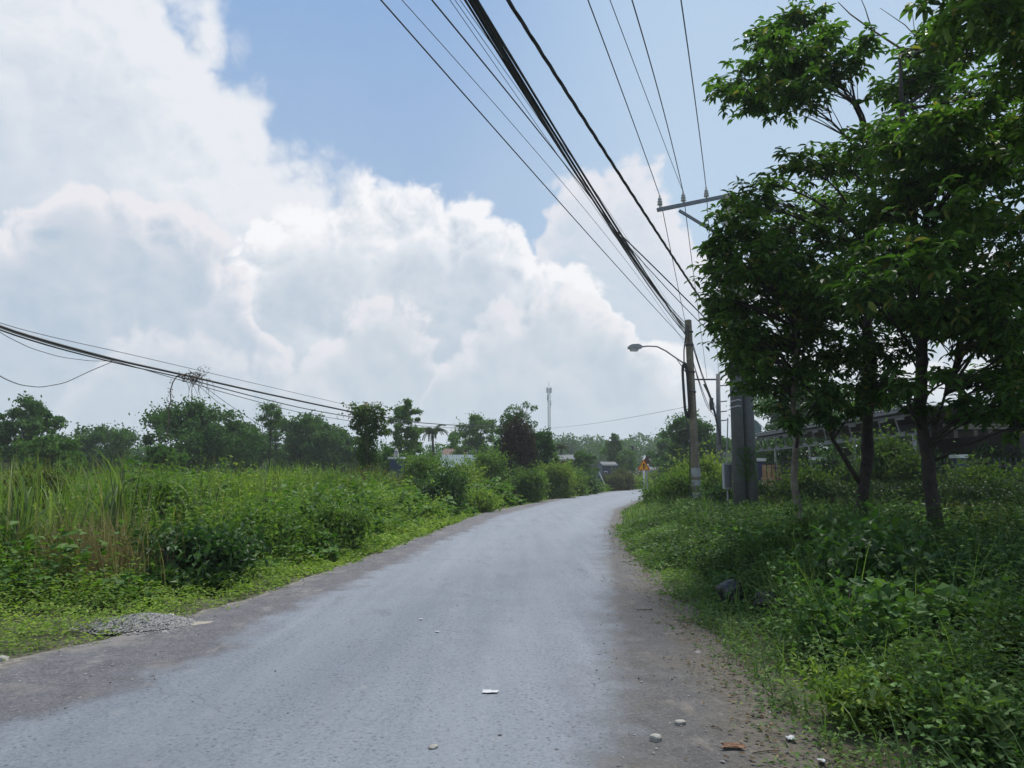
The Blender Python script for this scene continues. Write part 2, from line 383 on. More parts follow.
def blades(mb, Pn, length, width, lean, az=None, seg=5, curl=1.2):
    n = len(Pn)
    az = rng.uniform(0, 2 * np.pi, n) if az is None else az
    h = np.stack([np.cos(az), np.sin(az), np.zeros(n)], 1); sd = np.stack([-np.sin(az), np.cos(az), np.zeros(n)], 1)
    twist = rng.uniform(-.6, .6, n)
    sd = sd * np.cos(twist)[:, None] + h * np.sin(twist)[:, None]
    ln = np.broadcast_to(length, (n,)); wd = np.broadcast_to(width, (n,)); le = np.broadcast_to(lean, (n,))
    rows = []; p = Pn.copy(); ang = le * .35
    for k in range(seg + 1):
        t = k / seg; w = wd * (1 - t ** 1.8) * (.55 + .45 * min(1, t * 4))
        if k < seg:
            rows.append(np.stack([p - sd * (w / 2)[:, None], p + sd * (w / 2)[:, None]], 1))
            p = p + (h * np.sin(ang)[:, None] + np.array([0, 0, 1.0]) * np.cos(ang)[:, None]) * (ln / seg)[:, None]
            ang = ang + le * curl / seg * (0.4 + 1.6 * t)
        else: rows.append(p[:, None, :])
    V = np.concatenate(rows, 1); k = 2 * seg + 1; b = np.arange(n)[:, None] * k
    Q = np.concatenate([np.stack([b[:, 0] + 2 * i, b[:, 0] + 2 * i + 1, b[:, 0] + 2 * i + 3, b[:, 0] + 2 * i + 2], 1) for i in range(seg - 1)])
    T = np.stack([b[:, 0] + 2 * seg - 2, b[:, 0] + 2 * seg - 1, b[:, 0] + 2 * seg], 1)
    return mb.add(V.reshape(-1, 3), T, Q)
def blob_leaves(mb, C, Rd, n, L, asp=.45, up=.6, droop=.35, fine=False, shell=.5, gauss=0.0):
    """n leaves through the outer part of an ellipsoid clump"""
    d = rnd_dir(n); rad = (shell + (1 - shell) * rng.random(n) ** .6)
    p = np.asarray(C)[None] + d * rad[:, None] * np.asarray(Rd)[None]
    if gauss:
        g_ = rng.normal(size=(n, 3)) * gauss * np.asarray(Rd)[None] * (.7 + .6 * rng.random((n, 1))); p = np.where(rng.random((n, 1)) < .75, np.asarray(C)[None] + g_, p)
    D = d * .7 + rng.normal(size=(n, 3)) * .6 + np.array([0, 0, -droop])
    N = d * .7 + rng.normal(size=(n, 3)) * .45 + np.array([0, 0, up])
    l = L * rng.uniform(.65, 1.3, n)
    return leaves(mb, p - unit(D) * (l * .5)[:, None], D, N, l, l * asp, fine)
def bezier(a, b, bend, n=7):
    a = np.asarray(tuple(a), float); b = np.asarray(tuple(b), float); t = np.linspace(0, 1, n)[:, None]
    return a * (1 - t) + b * t + np.asarray(bend)[None] * (4 * t * (1 - t))

# ------------------------------------------------------------------ road plan
def plan(pxs, head, tail):
    g = [(p.y, p.x) for p in (G(u, v) for u, v in pxs)]
    g = head + sorted(g) + tail
    ys = np.array([a for a, b in g]); xs = np.array([b for a, b in g])
    return lambda y: np.interp(y, ys, xs)
XLg = plan([(0, 660), (60, 648), (120, 634), (200, 612), (290, 583), (350, 562), (420, 536), (480, 513), (560, 498), (610, 491.5), (640, 489)], [(-8, -9.0), (0, -6.5)], [(140, 36), (200, 90)])
XRg = plan([(830, 768), (780, 705), (720, 640), (670, 590), (640, 555), (622, 530), (622, 512), (650, 499), (672, 492)], [(-8, -2.5), (0, .6)], [(112, 27), (140, 45), (200, 100)])
XLa = plan([(0, 738), (100, 700), (200, 660), (260, 625), (340, 590), (400, 562), (450, 538), (500, 516), (565, 499), (614, 491.8)], [(-8, -7), (0, -4.2)], [(112, 20.6), (140, 37), (200, 91)])
XRa = plan([(610, 768), (611, 650), (610, 580), (608, 545), (609, 525), (614, 510), (642, 499), (666, 492)], [(-8, -3), (0, .15)], [(112, 26), (140, 44), (200, 99)])
def corridor(x, y):
    """signed distance outside the road edge (>0 outside)"""
    return np.maximum(XLg(y) - x, x - XRg(y))
def nz(x, y, s, seed=0.0):
    return np.array([mnoise.noise(Vector((float(a) * s + seed, float(b) * s - seed, seed * .37))) for a, b in zip(np.ravel(x), np.ravel(y))])
def gz(x, y):
    x = np.ravel(np.asarray(x, float)); y = np.ravel(np.asarray(y, float))
    o = np.clip(corridor(x, y), 0, 4) / 4
    return -.03 + o * (nz(x, y, .35, 3.1) * .14 + .05) 
def rz(x, y):
    x = np.ravel(np.asarray(x, float)); y = np.ravel(np.asarray(y, float)); out_ = np.empty(len(x))
    a, b1, c1, d1 = XLg(y), XLa(y), XRa(y), XRg(y)
    lt = np.where(x < b1, -1 - (b1 - x) / (b1 - a), np.where(x > c1, 1 + (x - c1) / (d1 - c1), 0))
    return np.where(np.abs(lt) > 2.0, gz(x, y) + .01, .035 - .03 * np.clip(np.abs(lt) - 1, 0, 1) ** 1.5)
# ground
xs = np.unique(np.concatenate([np.linspace(-1600, -80, 14), np.linspace(-80, -16, 17), np.arange(-16, 24, .4), np.linspace(24, 90, 17), np.linspace(90, 1600, 14)]))
ys = np.unique(np.concatenate([np.linspace(-1600, -12, 10), np.arange(-12, 42, .5), np.linspace(42, 150, 50), np.linspace(150, 1600, 16)]))
XX, YY = np.meshgrid(xs, ys); zz = gz(XX, YY)
V = np.stack([XX.ravel(), YY.ravel(), zz], 1); nx, ny = len(xs), len(ys)
i = np.arange(ny - 1)[:, None] * nx + np.arange(nx - 1)[None]; i = i.ravel()
m, t, o = mat_base('soil_and_grass_ground'); b = t.node('ShaderNodeBsdfPrincipled'); tcn = t.node('ShaderNodeTexCoord')
c = t.mix(t.lin(t.noise(tcn.outputs['Object'], .7, 8, .65), .38, .62), (.055, .062, .028), (.10, .085, .055))
c = t.mix(t.lin(t.noise(tcn.outputs['Object'], 9, 5, .6), .45, .75), c, (.045, .07, .02))
t.put(b.inputs['Base Color'], c); b.inputs['Roughness'].default_value = .95
bn = t.node('ShaderNodeBump'); bn.inputs['Distance'].default_value = .05; t.put(bn.inputs['Height'], t.noise(tcn.outputs['Object'], 18, 6, .7)); t.put(b.inputs['Normal'], bn.outputs[0])
t.l.new(b.outputs[0], o.inputs[0])
tag(link('ground', mesh_from('ground', V, [np.stack([i, i + 1, i + nx + 1, i + nx], 1)], True), m), 'grassy soil on both sides of the road', kind='structure')

# road sheet: lateral coordinate in the UV map, -2 grass edge, -1..1 asphalt, 2 grass edge
ry = np.unique(np.concatenate([np.arange(-8, 30, .12), np.arange(30, 70, .4), np.arange(70, 200, 1.5)]))
lat = np.concatenate([np.linspace(-2.12, -1, 14), np.linspace(-1, 1, 26)[1:], np.linspace(1, 2.15, 14)[1:]])
rows = []; uvs = []
for y in ry:
    a, b1, c1, d1 = XLg(y), XLa(y), XRa(y), XRg(y)
    x = np.interp(lat, [-2, -1, 1, 2], [a, b1, c1, d1])
    x[lat < -2] = a - (-(lat[lat < -2]) - 2) * 2.2; x[lat > 2] = d1 + (lat[lat > 2] - 2) * 2.2
    e = mnoise.noise(Vector((y * 1.1, 0, 0))) * .16 + mnoise.noise(Vector((y * 4.1, 5, 0))) * .06
    e2 = mnoise.noise(Vector((y * 1.1, 9, 0))) * .16 + mnoise.noise(Vector((y * 4.1, 15, 0))) * .06
    x = x + np.where(lat < -1.8, e, 0) + np.where(lat > 1.8, e2, 0)
    z = .035 - .03 * np.clip(np.abs(lat) - 1.0, 0, 1) ** 1.5 - np.where(np.abs(lat) > 2.03, .07, 0)
    z = z + .006 * nz(x, np.full_like(x, y), .9, 1.7) + np.where(np.abs(lat) > 1.05, .008, .002) * nz(x, np.full_like(x, y), 5, 2.2)
    rows.append(np.stack([x, np.full_like(x, y), z], 1)); uvs.append(np.stack([lat, np.full_like(lat, y)], 1))
V = np.concatenate(rows); UV = np.concatenate(uvs); nx, ny = len(lat), len(ry)
i = (np.arange(ny - 1)[:, None] * nx + np.arange(nx - 1)[None]).ravel()
me = mesh_from('road', V, [np.stack([i, i + 1, i + nx + 1, i + nx], 1)], True)
uvl = me.uv_layers.new(name='lateral'); li = np.empty(len(me.loops), np.int32); me.loops.foreach_get('vertex_index', li)
uvl.data.foreach_set('uv', UV[li].astype(np.float32).ravel())
m, t, o = mat_base('worn_asphalt_with_gravel_shoulders'); b = t.node('ShaderNodeBsdfPrincipled'); tcn = t.node('ShaderNodeTexCoord')
uvn = t.node('ShaderNodeUVMap'); uvn.uv_map = 'lateral'; sp = t.node('ShaderNodeSeparateXYZ'); t.l.new(uvn.outputs[0], sp.inputs[0])
ob = tcn.outputs['Object']
latn = t.m('ADD', sp.outputs[0], t.m('MULTIPLY', t.m('SUBTRACT', t.noise(ob, 1.3, 7, .65), .5), .75))
left = t.sstep(latn, -.86, -1.12); right = t.sstep(latn, .80, 1.22)
streak = t.noise(t.vm('MULTIPLY', ob, (2.2, .12, 1)), 1.6, 5, .6)
asph = t.mix(t.lin(streak, .35, .65), (0.124, 0.146, 0.181), (0.164, 0.186, 0.221))
asph = t.mix(t.lin(t.noise(ob, .55, 6, .6), .42, .66, 0, .4), asph, (0.109, 0.126, 0.150))
fine = t.noise(ob, 34, 5, .85); asph = t.mix(t.lin(fine, .44, .66, 0, .6), asph, (0.232, 0.250, 0.275)); asph = t.mix(t.lin(fine, .46, .34, 0, .75), asph, (0.069, 0.081, 0.099))
worn = t.noise(t.vm('MULTIPLY', ob, (3.0, .5, 1)), 1.1, 7, .75); asph = t.mix(t.lin(worn, .52, .64, 0, .22), asph, (0.098, 0.106, 0.122))
spots = t.voro(ob, 16); asph = t.mix(t.lin(spots, .14, .05, 0, .8), asph, (.05, .054, .06))
patches = t.lin(t.noise(t.vm('MULTIPLY', ob, (1, .45, 1)), 1.9, 5, .7), .60, .70, 0, .45); asph = t.mix(patches, asph, (0.095, 0.100, 0.112))
pale = t.lin(t.noise(ob, 3.3, 3, .5), .68, .74, 0, .3); asph = t.mix(pale, asph, (0.262, 0.266, 0.267))
wob = t.node('ShaderNodeTexNoise'); t.put(wob.inputs['Vector'], ob); wob.inputs['Scale'].default_value = 2.2; wob.inputs['Detail'].default_value = 4
obw = t.vm('ADD', ob, t.vm('SCALE', wob.outputs['Color'], scale=.5))
crk = t.m('MULTIPLY', t.lin(t.voro(obw, .85, feature='DISTANCE_TO_EDGE'), .016, .004), t.lin(t.noise(ob, .45, 3, .5), .50, .60)); asph = t.mix(t.m('MULTIPLY', crk, .38), asph, (.04, .042, .046))
trk = t.m('ABSOLUTE', t.m('SUBTRACT', t.m('ABSOLUTE', t.m('ADD', sp.outputs[0], t.m('MULTIPLY', t.m('SUBTRACT', streak, .5), .3))), .48))
asph = t.mix(t.lin(trk, .22, .03, 0, .22), asph, (0.196, 0.218, 0.252))
ptc = t.lin(t.noise(obw, .62, 2, .4), .60, .63, 0, .16); asph = t.mix(ptc, asph, (0.105, 0.117, 0.139))
shl = t.mix(t.lin(t.noise(ob, 4, 6, .7), .35, .65), (0.055, 0.055, 0.066), (0.103, 0.101, 0.112))
shl = t.mix(t.lin(t.noise(ob, 26, 5, .85), .48, .40, 0, .7), shl, (0.025, 0.026, 0.031)); shl = t.mix(t.lin(t.noise(ob, 30, 5, .85), .52, .66), shl, (0.184, 0.181, 0.188))
shl = t.mix(t.lin(t.noise(ob, 1.1, 5, .6), .56, .70, 0, .5), shl, (0.207, 0.189, 0.169))
shr = t.mix(t.lin(t.noise(ob, 5, 6, .7), .35, .65), (0.046, 0.045, 0.048), (0.081, 0.079, 0.080))
shr = t.mix(t.lin(t.noise(ob, 28, 5, .85), .48, .40, 0, .7), shr, (0.024, 0.024, 0.025)); shr = t.mix(t.lin(t.noise(ob, 33, 5, .85), .54, .68), shr, (0.166, 0.158, 0.147))
shr = t.mix(t.lin(t.noise(ob, 1.3, 5, .6), .52, .68, 0, .5), shr, (0.115, 0.102, 0.090))
shr = t.mix(t.sstep(latn, 1.35, 1.85), shr, t.mix(t.lin(t.noise(ob, 20, 4, .7), .4, .6), (0.037, 0.034, 0.027), (0.092, 0.080, 0.061)))
shl = t.mix(t.sstep(latn, -1.72, -2.02), shl, t.mix(t.lin(t.noise(ob, 12, 4, .7), .4, .6), (0.086, 0.078, 0.065), (0.207, 0.189, 0.163)))
dust = t.lin(t.noise(t.vm('MULTIPLY', ob, (1.2, .7, 1)), 1.9, 7, .72), .56, .66, 0, .6); shl = t.mix(dust, shl, (.205, .195, .185)); shr = t.mix(t.m('MULTIPLY', dust, .7), shr, (.19, .165, .14))
c = t.mix(left, asph, shl); c = t.mix(right, c, shr)
t.put(b.inputs['Base Color'], c); b.inputs['Roughness'].default_value = .82; b.inputs['Specular IOR Level'].default_value = .4
bn = t.node('ShaderNodeBump'); bn.inputs['Distance'].default_value = .012; bn.inputs['Strength'].default_value = .8
hh = t.m('ADD', t.noise(ob, 60, 4, .8), t.m('MULTIPLY', t.noise(ob, 14, 4, .7), t.m('ADD', left, right)))
t.put(bn.inputs['Height'], hh); t.put(b.inputs['Normal'], bn.outputs[0]); t.l.new(b.outputs[0], o.inputs[0])
tag(link('road', me, m), 'worn grey asphalt road with gravel shoulders, bending away', kind='structure')

# ------------------------------------------------------------------ ground cover (stuff)
def scatter(n, x0, x1, y0, y1, fn):
    x = rng.uniform(x0, x1, n); y = rng.uniform(y0, y1, n)
    k = fn(x, y); return x[k], y[k]
def P3(x, y, dz=0.0): return np.stack([x, y, gz(x, y) + dz], 1)
def inview(x, y, mar=1.35):
    return (np.abs(x) < (y + 1.5) * .70 * mar + .5)

def weed_patch(name, label, mat, x, y, hgt, nleaf, L, asp=.5, mb=None):
    """leafy plants: every plant a sheaf of leaves along short stems"""
    own = mb is None; mb = mb or MB()
    n = len(x); base = P3(x, y)
    h = np.broadcast_to(hgt, (n,)) * rng.uniform(.5, 1.25, n)
    sp = rng.normal(size=(n, 2)) * .18
    idx = np.repeat(np.arange(n), nleaf); m_ = len(idx)
    tt = rng.random(m_) ** .7
    p = base[idx] + np.stack([sp[idx, 0] * tt, sp[idx, 1] * tt, h[idx] * tt], 1) + rng.normal(size=(m_, 3)) * np.array([.07, .07, .02])
    a = rng.uniform(0, 2 * np.pi, m_)
    Dv = np.stack([np.cos(a), np.sin(a), rng.uniform(-.35, .6, m_)], 1)
    Nv = np.array([0, 0, 1.0]) + rng.normal(size=(m_, 3)) * .35
    l = np.broadcast_to(L, (n,))[idx] * rng.uniform(.55, 1.3, m_)
    leaves(mb, p, Dv, Nv, l, l * asp)
    if own:
        return tag(link(name, mb.mesh(name), mat), label, kind='stuff')
    return mb

# tall grass, left field
def tall_zone(x, y): 
    d = XLg(y) - x
    return (d > 2.6 + 1.6 * np.clip((14 - y) / 8, -.6, .5)) & inview(x, y)
mb = MB()
cx_, cy_ = scatter(9500, -34, 6, 8, 44, tall_zone)
keep = rng.random(len(cx_)) < np.clip(1.3 - cy_ / 45, .25, 1); cx_, cy_ = cx_[keep], cy_[keep]
dens = nz(cx_, cy_, .30, 8.8) * 1.2 + .5 * nz(cx_, cy_, .9, 5.5)
k = nz(cx_, cy_, .38, 41.0) > -.28; cx_, cy_, dens = cx_[k], cy_[k], dens[k]
per = 13
idx = np.repeat(np.arange(len(cx_)), per); n = len(idx)
px = cx_[idx] + rng.normal(size=n) * .22; py = cy_[idx] + rng.normal(size=n) * .22
hh = (1.95 + .6 * dens[idx]) * rng.uniform(.4, 1.12, n)
hh *= np.clip(((XLg(py) - px) - 1.6) / 2.2, .45, 1.0)
blades(mb, P3(px, py, -.03), hh, rng.uniform(.012, .036, n) * np.clip(py / 12, 1, 2.2), np.where(rng.random(n) < .3, rng.uniform(.5, 1.7, n), rng.uniform(.05, .7, n)))
tag(link('tall_grass', mb.mesh('tall_grass'), M['grass']), 'tall green grass filling the field beside the road', kind='stuff')
# leafy undergrowth among and behind the grass: three kinds in patches of their own
def rise(x, y):
    return np.clip((XLg(y) - x - .15) / np.clip(3.2 - (y - 10.5) * .55, 1.1, 3.2), .12, 1)
for name, label, mat_, seed, dens_, L_, asp_, nl_, h0 in (
    ('field_undergrowth', 'leafy undergrowth mixed into the tall grass', 'bush', 12.2, 46000, .085, .5, 24, .85),
    ('field_creeper', 'broad leaved creepers sprawling over the left roadside growth', 'vine', 31.4, 22000, .12, .8, 22, 1.0),
    ('field_brush', 'yellow green brush along the sunny roadside', 'lime', 47.9, 26000, .07, .38, 26, .8)):
    x, y = scatter(dens_, -40, 14, 9, 100, lambda x, y: ((XLg(y) - x) > .25) & ((XLg(y) - x) < 10 + y * .2) & inview(x, y, 1.15) & (rng.random(len(x)) < np.clip(1.25 - y / 90, .22, 1)))
    hv = (h0 + 1.15 * nz(x, y, .42, seed) + .5 * nz(x, y, 1.1, seed * .3)) * rise(x, y)
    k = (hv > .22) & (nz(x, y, .5, seed * 1.7) > -.12); x, y, hv = x[k], y[k], np.clip(hv[k], .2, 1.75)
    weed_patch(name, label, M[mat_], x, y, hv, nl_, L_ * np.clip(y / 12, 1, 4), asp_)
# dry stalks and seed heads standing among the blades
mb = MB(); x, y = scatter(900, -24, 4, 9.5, 40, lambda x, y: ((XLg(y) - x) > 2) & inview(x, y, 1.1)); n = len(x)
blades(mb, P3(x, y), rng.uniform(1.2, 2.5, n), .012 * np.clip(y / 12, 1, 2), rng.uniform(.05, .7, n), seg=5)
tag(link('dry_stalks', mb.mesh('dry_stalks'), M['dry']), 'dry straw stalks standing among the tall green grass', kind='stuff')
# low weeds on the left verge
def vergeL(x, y):
    d = XLg(y) - x; return (d > -.05 + .25 * rng.random(len(x)) ** 2) & (d < 4.6) & inview(x, y)
x, y = scatter(38000, -20, 3, 4.5, 34, vergeL)
hv = .10 + .26 * np.clip((XLg(y) - x) / 2.2, 0, 1) + .10 * nz(x, y, .8, 4.4)
weed_patch('roadside_weeds', 'low light green weeds covering the sunny verge', M['weed'], x, y, np.clip(hv * 1.15, .05, .65), 19, .050 * np.clip(y / 9, 1, 2.2), .5)
x, y = scatter(9000, -20, 24, 4.5, 100, lambda x, y: ((XLg(y) - x) > -.1 - .012 * np.clip(y - 12, 0, 30)) & ((XLg(y) - x) < 3.2) & inview(x, y) & (rng.random(len(x)) < np.clip(1.3 - (y - 10) / 120, .2, 1)))
mb = MB(); n = len(x); idx = np.repeat(np.arange(n), 8)
blades(mb, P3(x[idx] + rng.normal(size=len(idx)) * .08, y[idx] + rng.normal(size=len(idx)) * .08, -.02), rng.uniform(.1, .42, len(idx)) * np.clip(.45 + (XLg(y[idx]) - x[idx]) / 1.6, .4, 1.3), .010 * np.clip(y[idx] / 9, 1, 5), rng.uniform(.3, 1.4, len(idx)), seg=3)
tag(link('verge_grass', mb.mesh('verge_grass'), M['weed']), 'short grass along the sunny road edge', kind='stuff')
# right verge
def vergeR(x, y):
    d = x - XRg(y); return (d > -.08 + .3 * rng.random(len(x)) ** 2) & (d < 10.5) & inview(x, y)
def vergeR(x, y):
    d = x - XRg(y); return (d > -.22 + .4 * rng.random(len(x)) ** 2) & (d < 11) & inview(x, y)
for name, label, mat_, seed, dens_, L_, asp_, nl_, h0, thr in (
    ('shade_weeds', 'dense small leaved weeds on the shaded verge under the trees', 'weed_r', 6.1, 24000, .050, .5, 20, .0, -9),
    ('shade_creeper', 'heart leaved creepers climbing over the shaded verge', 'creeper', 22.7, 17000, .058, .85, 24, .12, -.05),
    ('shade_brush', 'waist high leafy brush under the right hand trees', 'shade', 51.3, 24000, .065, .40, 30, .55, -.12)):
    x, y = scatter(dens_, 0, 19, 2.6, 26, vergeR); d = x - XRg(y)
    k = (nz(x, y, .75, seed * 1.3) > thr) & ((d > .55) | (h0 == 0)); x, y, d = x[k], y[k], d[k]
    hv = .07 + .30 * np.clip((d + .1) / 1.0, 0, 1) + (.20 + h0 * .8) * np.clip((d - .7) / 1.5, 0, 1) + (.68 * np.clip(d / 1.5, .15, 1)) * nz(x, y, .75, seed) + .22 * np.clip(d, .1, 1) * nz(x, y, 2.1, seed)
    hv = hv * np.clip(2.15 - y / 11, .62, 1)
    # trampled around the dumped bag and scrap
    for u_, v_ in ((732, 604), (772, 612)):
        g_ = G(u_, v_); bx_, by_ = g_.x * .93, g_.y * .93
        hv = np.where(((x - bx_) / .35) ** 2 + ((y - by_) / .95) ** 2 < 1, np.minimum(hv, .07), hv)
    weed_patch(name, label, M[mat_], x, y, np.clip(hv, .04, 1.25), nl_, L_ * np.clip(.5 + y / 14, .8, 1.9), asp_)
x, y = scatter(30000, 0, 40, 3, 110, lambda x, y: ((x - XRg(y)) > -.05) & ((x - XRg(y)) < 6 + 2 * (y < 24)) & inview(x, y) & (rng.random(len(x)) < np.clip(1.4 - (y - 10) / 90, .2, 1)))
mb = MB(); n = len(x); idx = np.repeat(np.arange(n), 9)
dd = (x - XRg(y))[idx]
blades(mb, P3(x[idx] + rng.normal(size=len(idx)) * .09, y[idx] + rng.normal(size=len(idx)) * .09, -.02), rng.uniform(.15, .95, len(idx)) * np.clip(1.95 - y[idx] / 11, .85, 1.15) * np.clip(.35 + dd / 1.8, .35, 1.5), .011 * np.clip(y[idx] / 8, 1, 5), rng.uniform(.3, 1.9, len(idx)), seg=4)
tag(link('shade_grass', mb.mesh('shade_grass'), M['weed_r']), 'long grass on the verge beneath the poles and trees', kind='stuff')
# long arching grass tufts that stand above the weeds
x, y = scatter(900, 2, 16, 5.5, 19, lambda x, y: ((x - XRg(y)) > .9) & ((x - XRg(y)) < 9) & inview(x, y, 1.1) & (nz(x, y, .5, 77.0) > -.1))
mb = MB(); idx = np.repeat(np.arange(len(x)), 22); n = len(idx)
blades(mb, P3(x[idx] + rng.normal(size=n) * .06, y[idx] + rng.normal(size=n) * .06, -.02), rng.uniform(.5, 1.25, n), rng.uniform(.008, .017, n), rng.uniform(.2, 1.8, n), seg=6)
tag(link('grass_tufts', mb.mesh('grass_tufts'), M['weed_r']), 'long arching grass tufts standing above the shaded weeds', kind='stuff')
# dead leaves along the right edge and a few elsewhere
x, y = scatter(42000, 0, 7, 2.8, 26, lambda x, y: (np.abs(x - XRg(y) + .08 + .16 * rng.normal(size=len(x))) < .42) & (rng.random(len(x)) < .2 + .8 * (nz(x, y, 1.6, 9.9) > 0)))
n = len(x); p = np.stack([x, y, rz(x, y) + .012], 1); a = rng.uniform(0, 6.28, n)
mb = MB(); l = rng.uniform(.012, .045, n)
leaves(mb, p, np.stack([np.cos(a), np.sin(a), rng.uniform(-.1, .35, n)], 1), np.array([0, 0, 1]) + rng.normal(size=(n, 3)) * .3, l, l * .55)
tag(link('leaf_litter', mb.mesh('leaf_litter'), M['litter']), 'dry brown leaf litter along the shaded road edge', kind='stuff')
# loose stones on both shoulders
def stones(mb, p, r):
    n = len(p); octa = np.array([(1, 0, 0), (0, 1, 0), (-1, 0, 0), (0, -1, 0), (.2, .1, .8), (0, 0, -.6)], float)
    V = octa[None] * (1 + rng.normal(size=(n, 6, 1)) * .25) * np.stack([r, r * rng.uniform(.6, 1, n), r * .7], 1)[:, None, :]
    a = rng.uniform(0, 6.28, n); ca, sa = np.cos(a)[:, None], np.sin(a)[:, None]
    V = np.stack([V[..., 0] * ca - V[..., 1] * sa, V[..., 0] * sa + V[..., 1] * ca, V[..., 2]], -1) + p[:, None, :]
    T = np.array([(0, 1, 4), (1, 2, 4), (2, 3, 4), (3, 0, 4), (1, 0, 5), (2, 1, 5), (3, 2, 5), (0, 3, 5)])
    return mb.add(V.reshape(-1, 3), (np.arange(n)[:, None, None] * 6 + T[None]).reshape(-1, 3))
m, t, o = mat_base('loose_gravel'); b = t.node('ShaderNodeBsdfPrincipled'); g = t.node('ShaderNodeNewGeometry'); r = t.node('ShaderNodeValToRGB')
for e, (p_, c_) in zip([r.color_ramp.elements[0], r.color_ramp.elements[1]], [(0, (.09, .09, .092, 1)), (1, (.28, .275, .265, 1))]): e.position = p_; e.color = c_
t.put(r.inputs[0], g.outputs['Random Per Island']); t.put(b.inputs['Base Color'], r.outputs[0]); b.inputs['Roughness'].default_value = .9; t.l.new(b.outputs[0], o.inputs[0]); M['gravel'] = m
x, y = scatter(26000, -9, 6, 2.5, 24, lambda x, y: ((x < XLa(y) + .15) & (x > XLg(y) - .1)) | ((x > XRa(y) - .15) & (x < XRg(y))))
mb = MB(); stones(mb, np.stack([x, y, rz(x, y) + .003], 1), .004 + .012 * rng.random(len(x)) ** 4)
x, y = scatter(9000, -9, 6, 2.5, 40, lambda x, y: (np.abs(x - XLg(y) - .12 + .12 * rng.normal(size=len(x))) < .25) | ((np.abs(x - XRg(y) + .25 + .2 * rng.normal(size=len(x))) < .2) & (rng.random(len(x)) < .3)))
stones(mb, np.stack([x, y, rz(x, y) + .002], 1), .006 + .030 * rng.random(len(x)) ** 5)
x, y = scatter(1100, -5, 3, 2.5, 20, lambda x, y: (x > XLa(y)) & (x < XRa(y)))
stones(mb, np.stack([x, y, np.full(len(x), .038)], 1), .004 + .010 * rng.random(len(x)) ** 5)
tag(link('loose_gravel', mb.mesh('loose_gravel'), M['gravel']), 'loose stones scattered on the road shoulders', kind='stuff')

# ------------------------------------------------------------------ plants
def bush(name, label, cat, mat, u, Y, wpx, topv, L=.12, n=None, group=None, asp=.5, z0=None, depth=None, k=None, droop=.2, fine=False, stems=True, shell=.45):
    b = P(u, 478, Y); x, y = b.x, Y
    z0 = float(gz([x], [y])[0]) if z0 is None else z0
    w = wpx / F * Y / 2 * (1.25 if group == 'bushes along the sunny verge' else 1.0); h = P(u, topv, Y).z - z0; dp = depth or w * .8
    t = thing(name, label, cat, (x, y, z0), group)
    mb = MB(); k = k or int(9 + 5 * (h + w)); n = n or int(1500 + 900 * w * h / max(.06, L))
    n = min(n, 9000)
    for q in range(k):
        a = rng.uniform(0, 6.28); rr = math.sqrt(rng.random()) * .75; zz = rng.random()
        prof = math.sqrt(max(0, 1 - (max(0, zz - .35) / .75) ** 2))
        c = (x + math.cos(a) * rr * w * prof, y + math.sin(a) * rr * dp * prof, z0 + h * (.10 + .72 * zz))
        s_ = rng.uniform(.26, .46)
        blob_leaves(mb, c, (w * s_, dp * s_, min(h * .24, w * s_ * 1.1)), n // k, L, asp, droop=droop, fine=fine, shell=shell, gauss=.68)
    # loose sprays that break the outline
    for q in range(int(k * 1.5)):
        a = rng.uniform(0, 6.28); zz = rng.uniform(.5, 1.0)
        c0 = np.array((x + math.cos(a) * w * .7, y + math.sin(a) * dp * .7, z0 + h * zz * .9))
        dv = np.array((math.cos(a) * .5, math.sin(a) * .5, rng.uniform(.2, 1))); dv /= np.linalg.norm(dv)
        m_ = 14; tt = np.linspace(0, 1, m_)[:, None]; pp = c0 + dv * tt * min(.8, .30 * (w + h)) * rng.uniform(.4, 1.2) + rng.normal(size=(m_, 3)) * L * .25
        leaves(mb, pp, dv * .4 + rng.normal(size=(m_, 3)) * .8, np.array((0, 0, 1)) + rng.normal(size=(m_, 3)) * .4, L * rng.uniform(.6, 1.1, m_), L * asp * .8, fine)
    V = np.concatenate(mb.V); V[:, 2] = np.maximum(V[:, 2], z0 - .02); mb.V = [V]
    part('foliage', mb, mat, t)
    if stems:
        sb = MB()
        for q in range(6):
            a = rng.uniform(0, 6.28); e = (x + math.cos(a) * w * .6, y + math.sin(a) * dp * .6, z0 + h * rng.uniform(.5, .85))
            sb.tube(bezier((x + math.cos(a) * .06 * w, y + math.sin(a) * .06 * w, z0 - .05), e, (0, 0, h * .08), 5), np.linspace(.012 + .01 * h, .005, 5), 5)
        part('stem', sb, M['twig'], t)
    return t
def crown_blobs(mb, base, blobs, L, per, asp=.5, droop=.35, up=.6):
    for (x, y, z, r) in blobs:
        blob_leaves(mb, (x, y, z), (r * rng.uniform(.8, 1.5), r * rng.uniform(.8, 1.4), r * rng.uniform(.6, 1.0)), per, L, asp, up=up, droop=droop, shell=.35, gauss=.42)
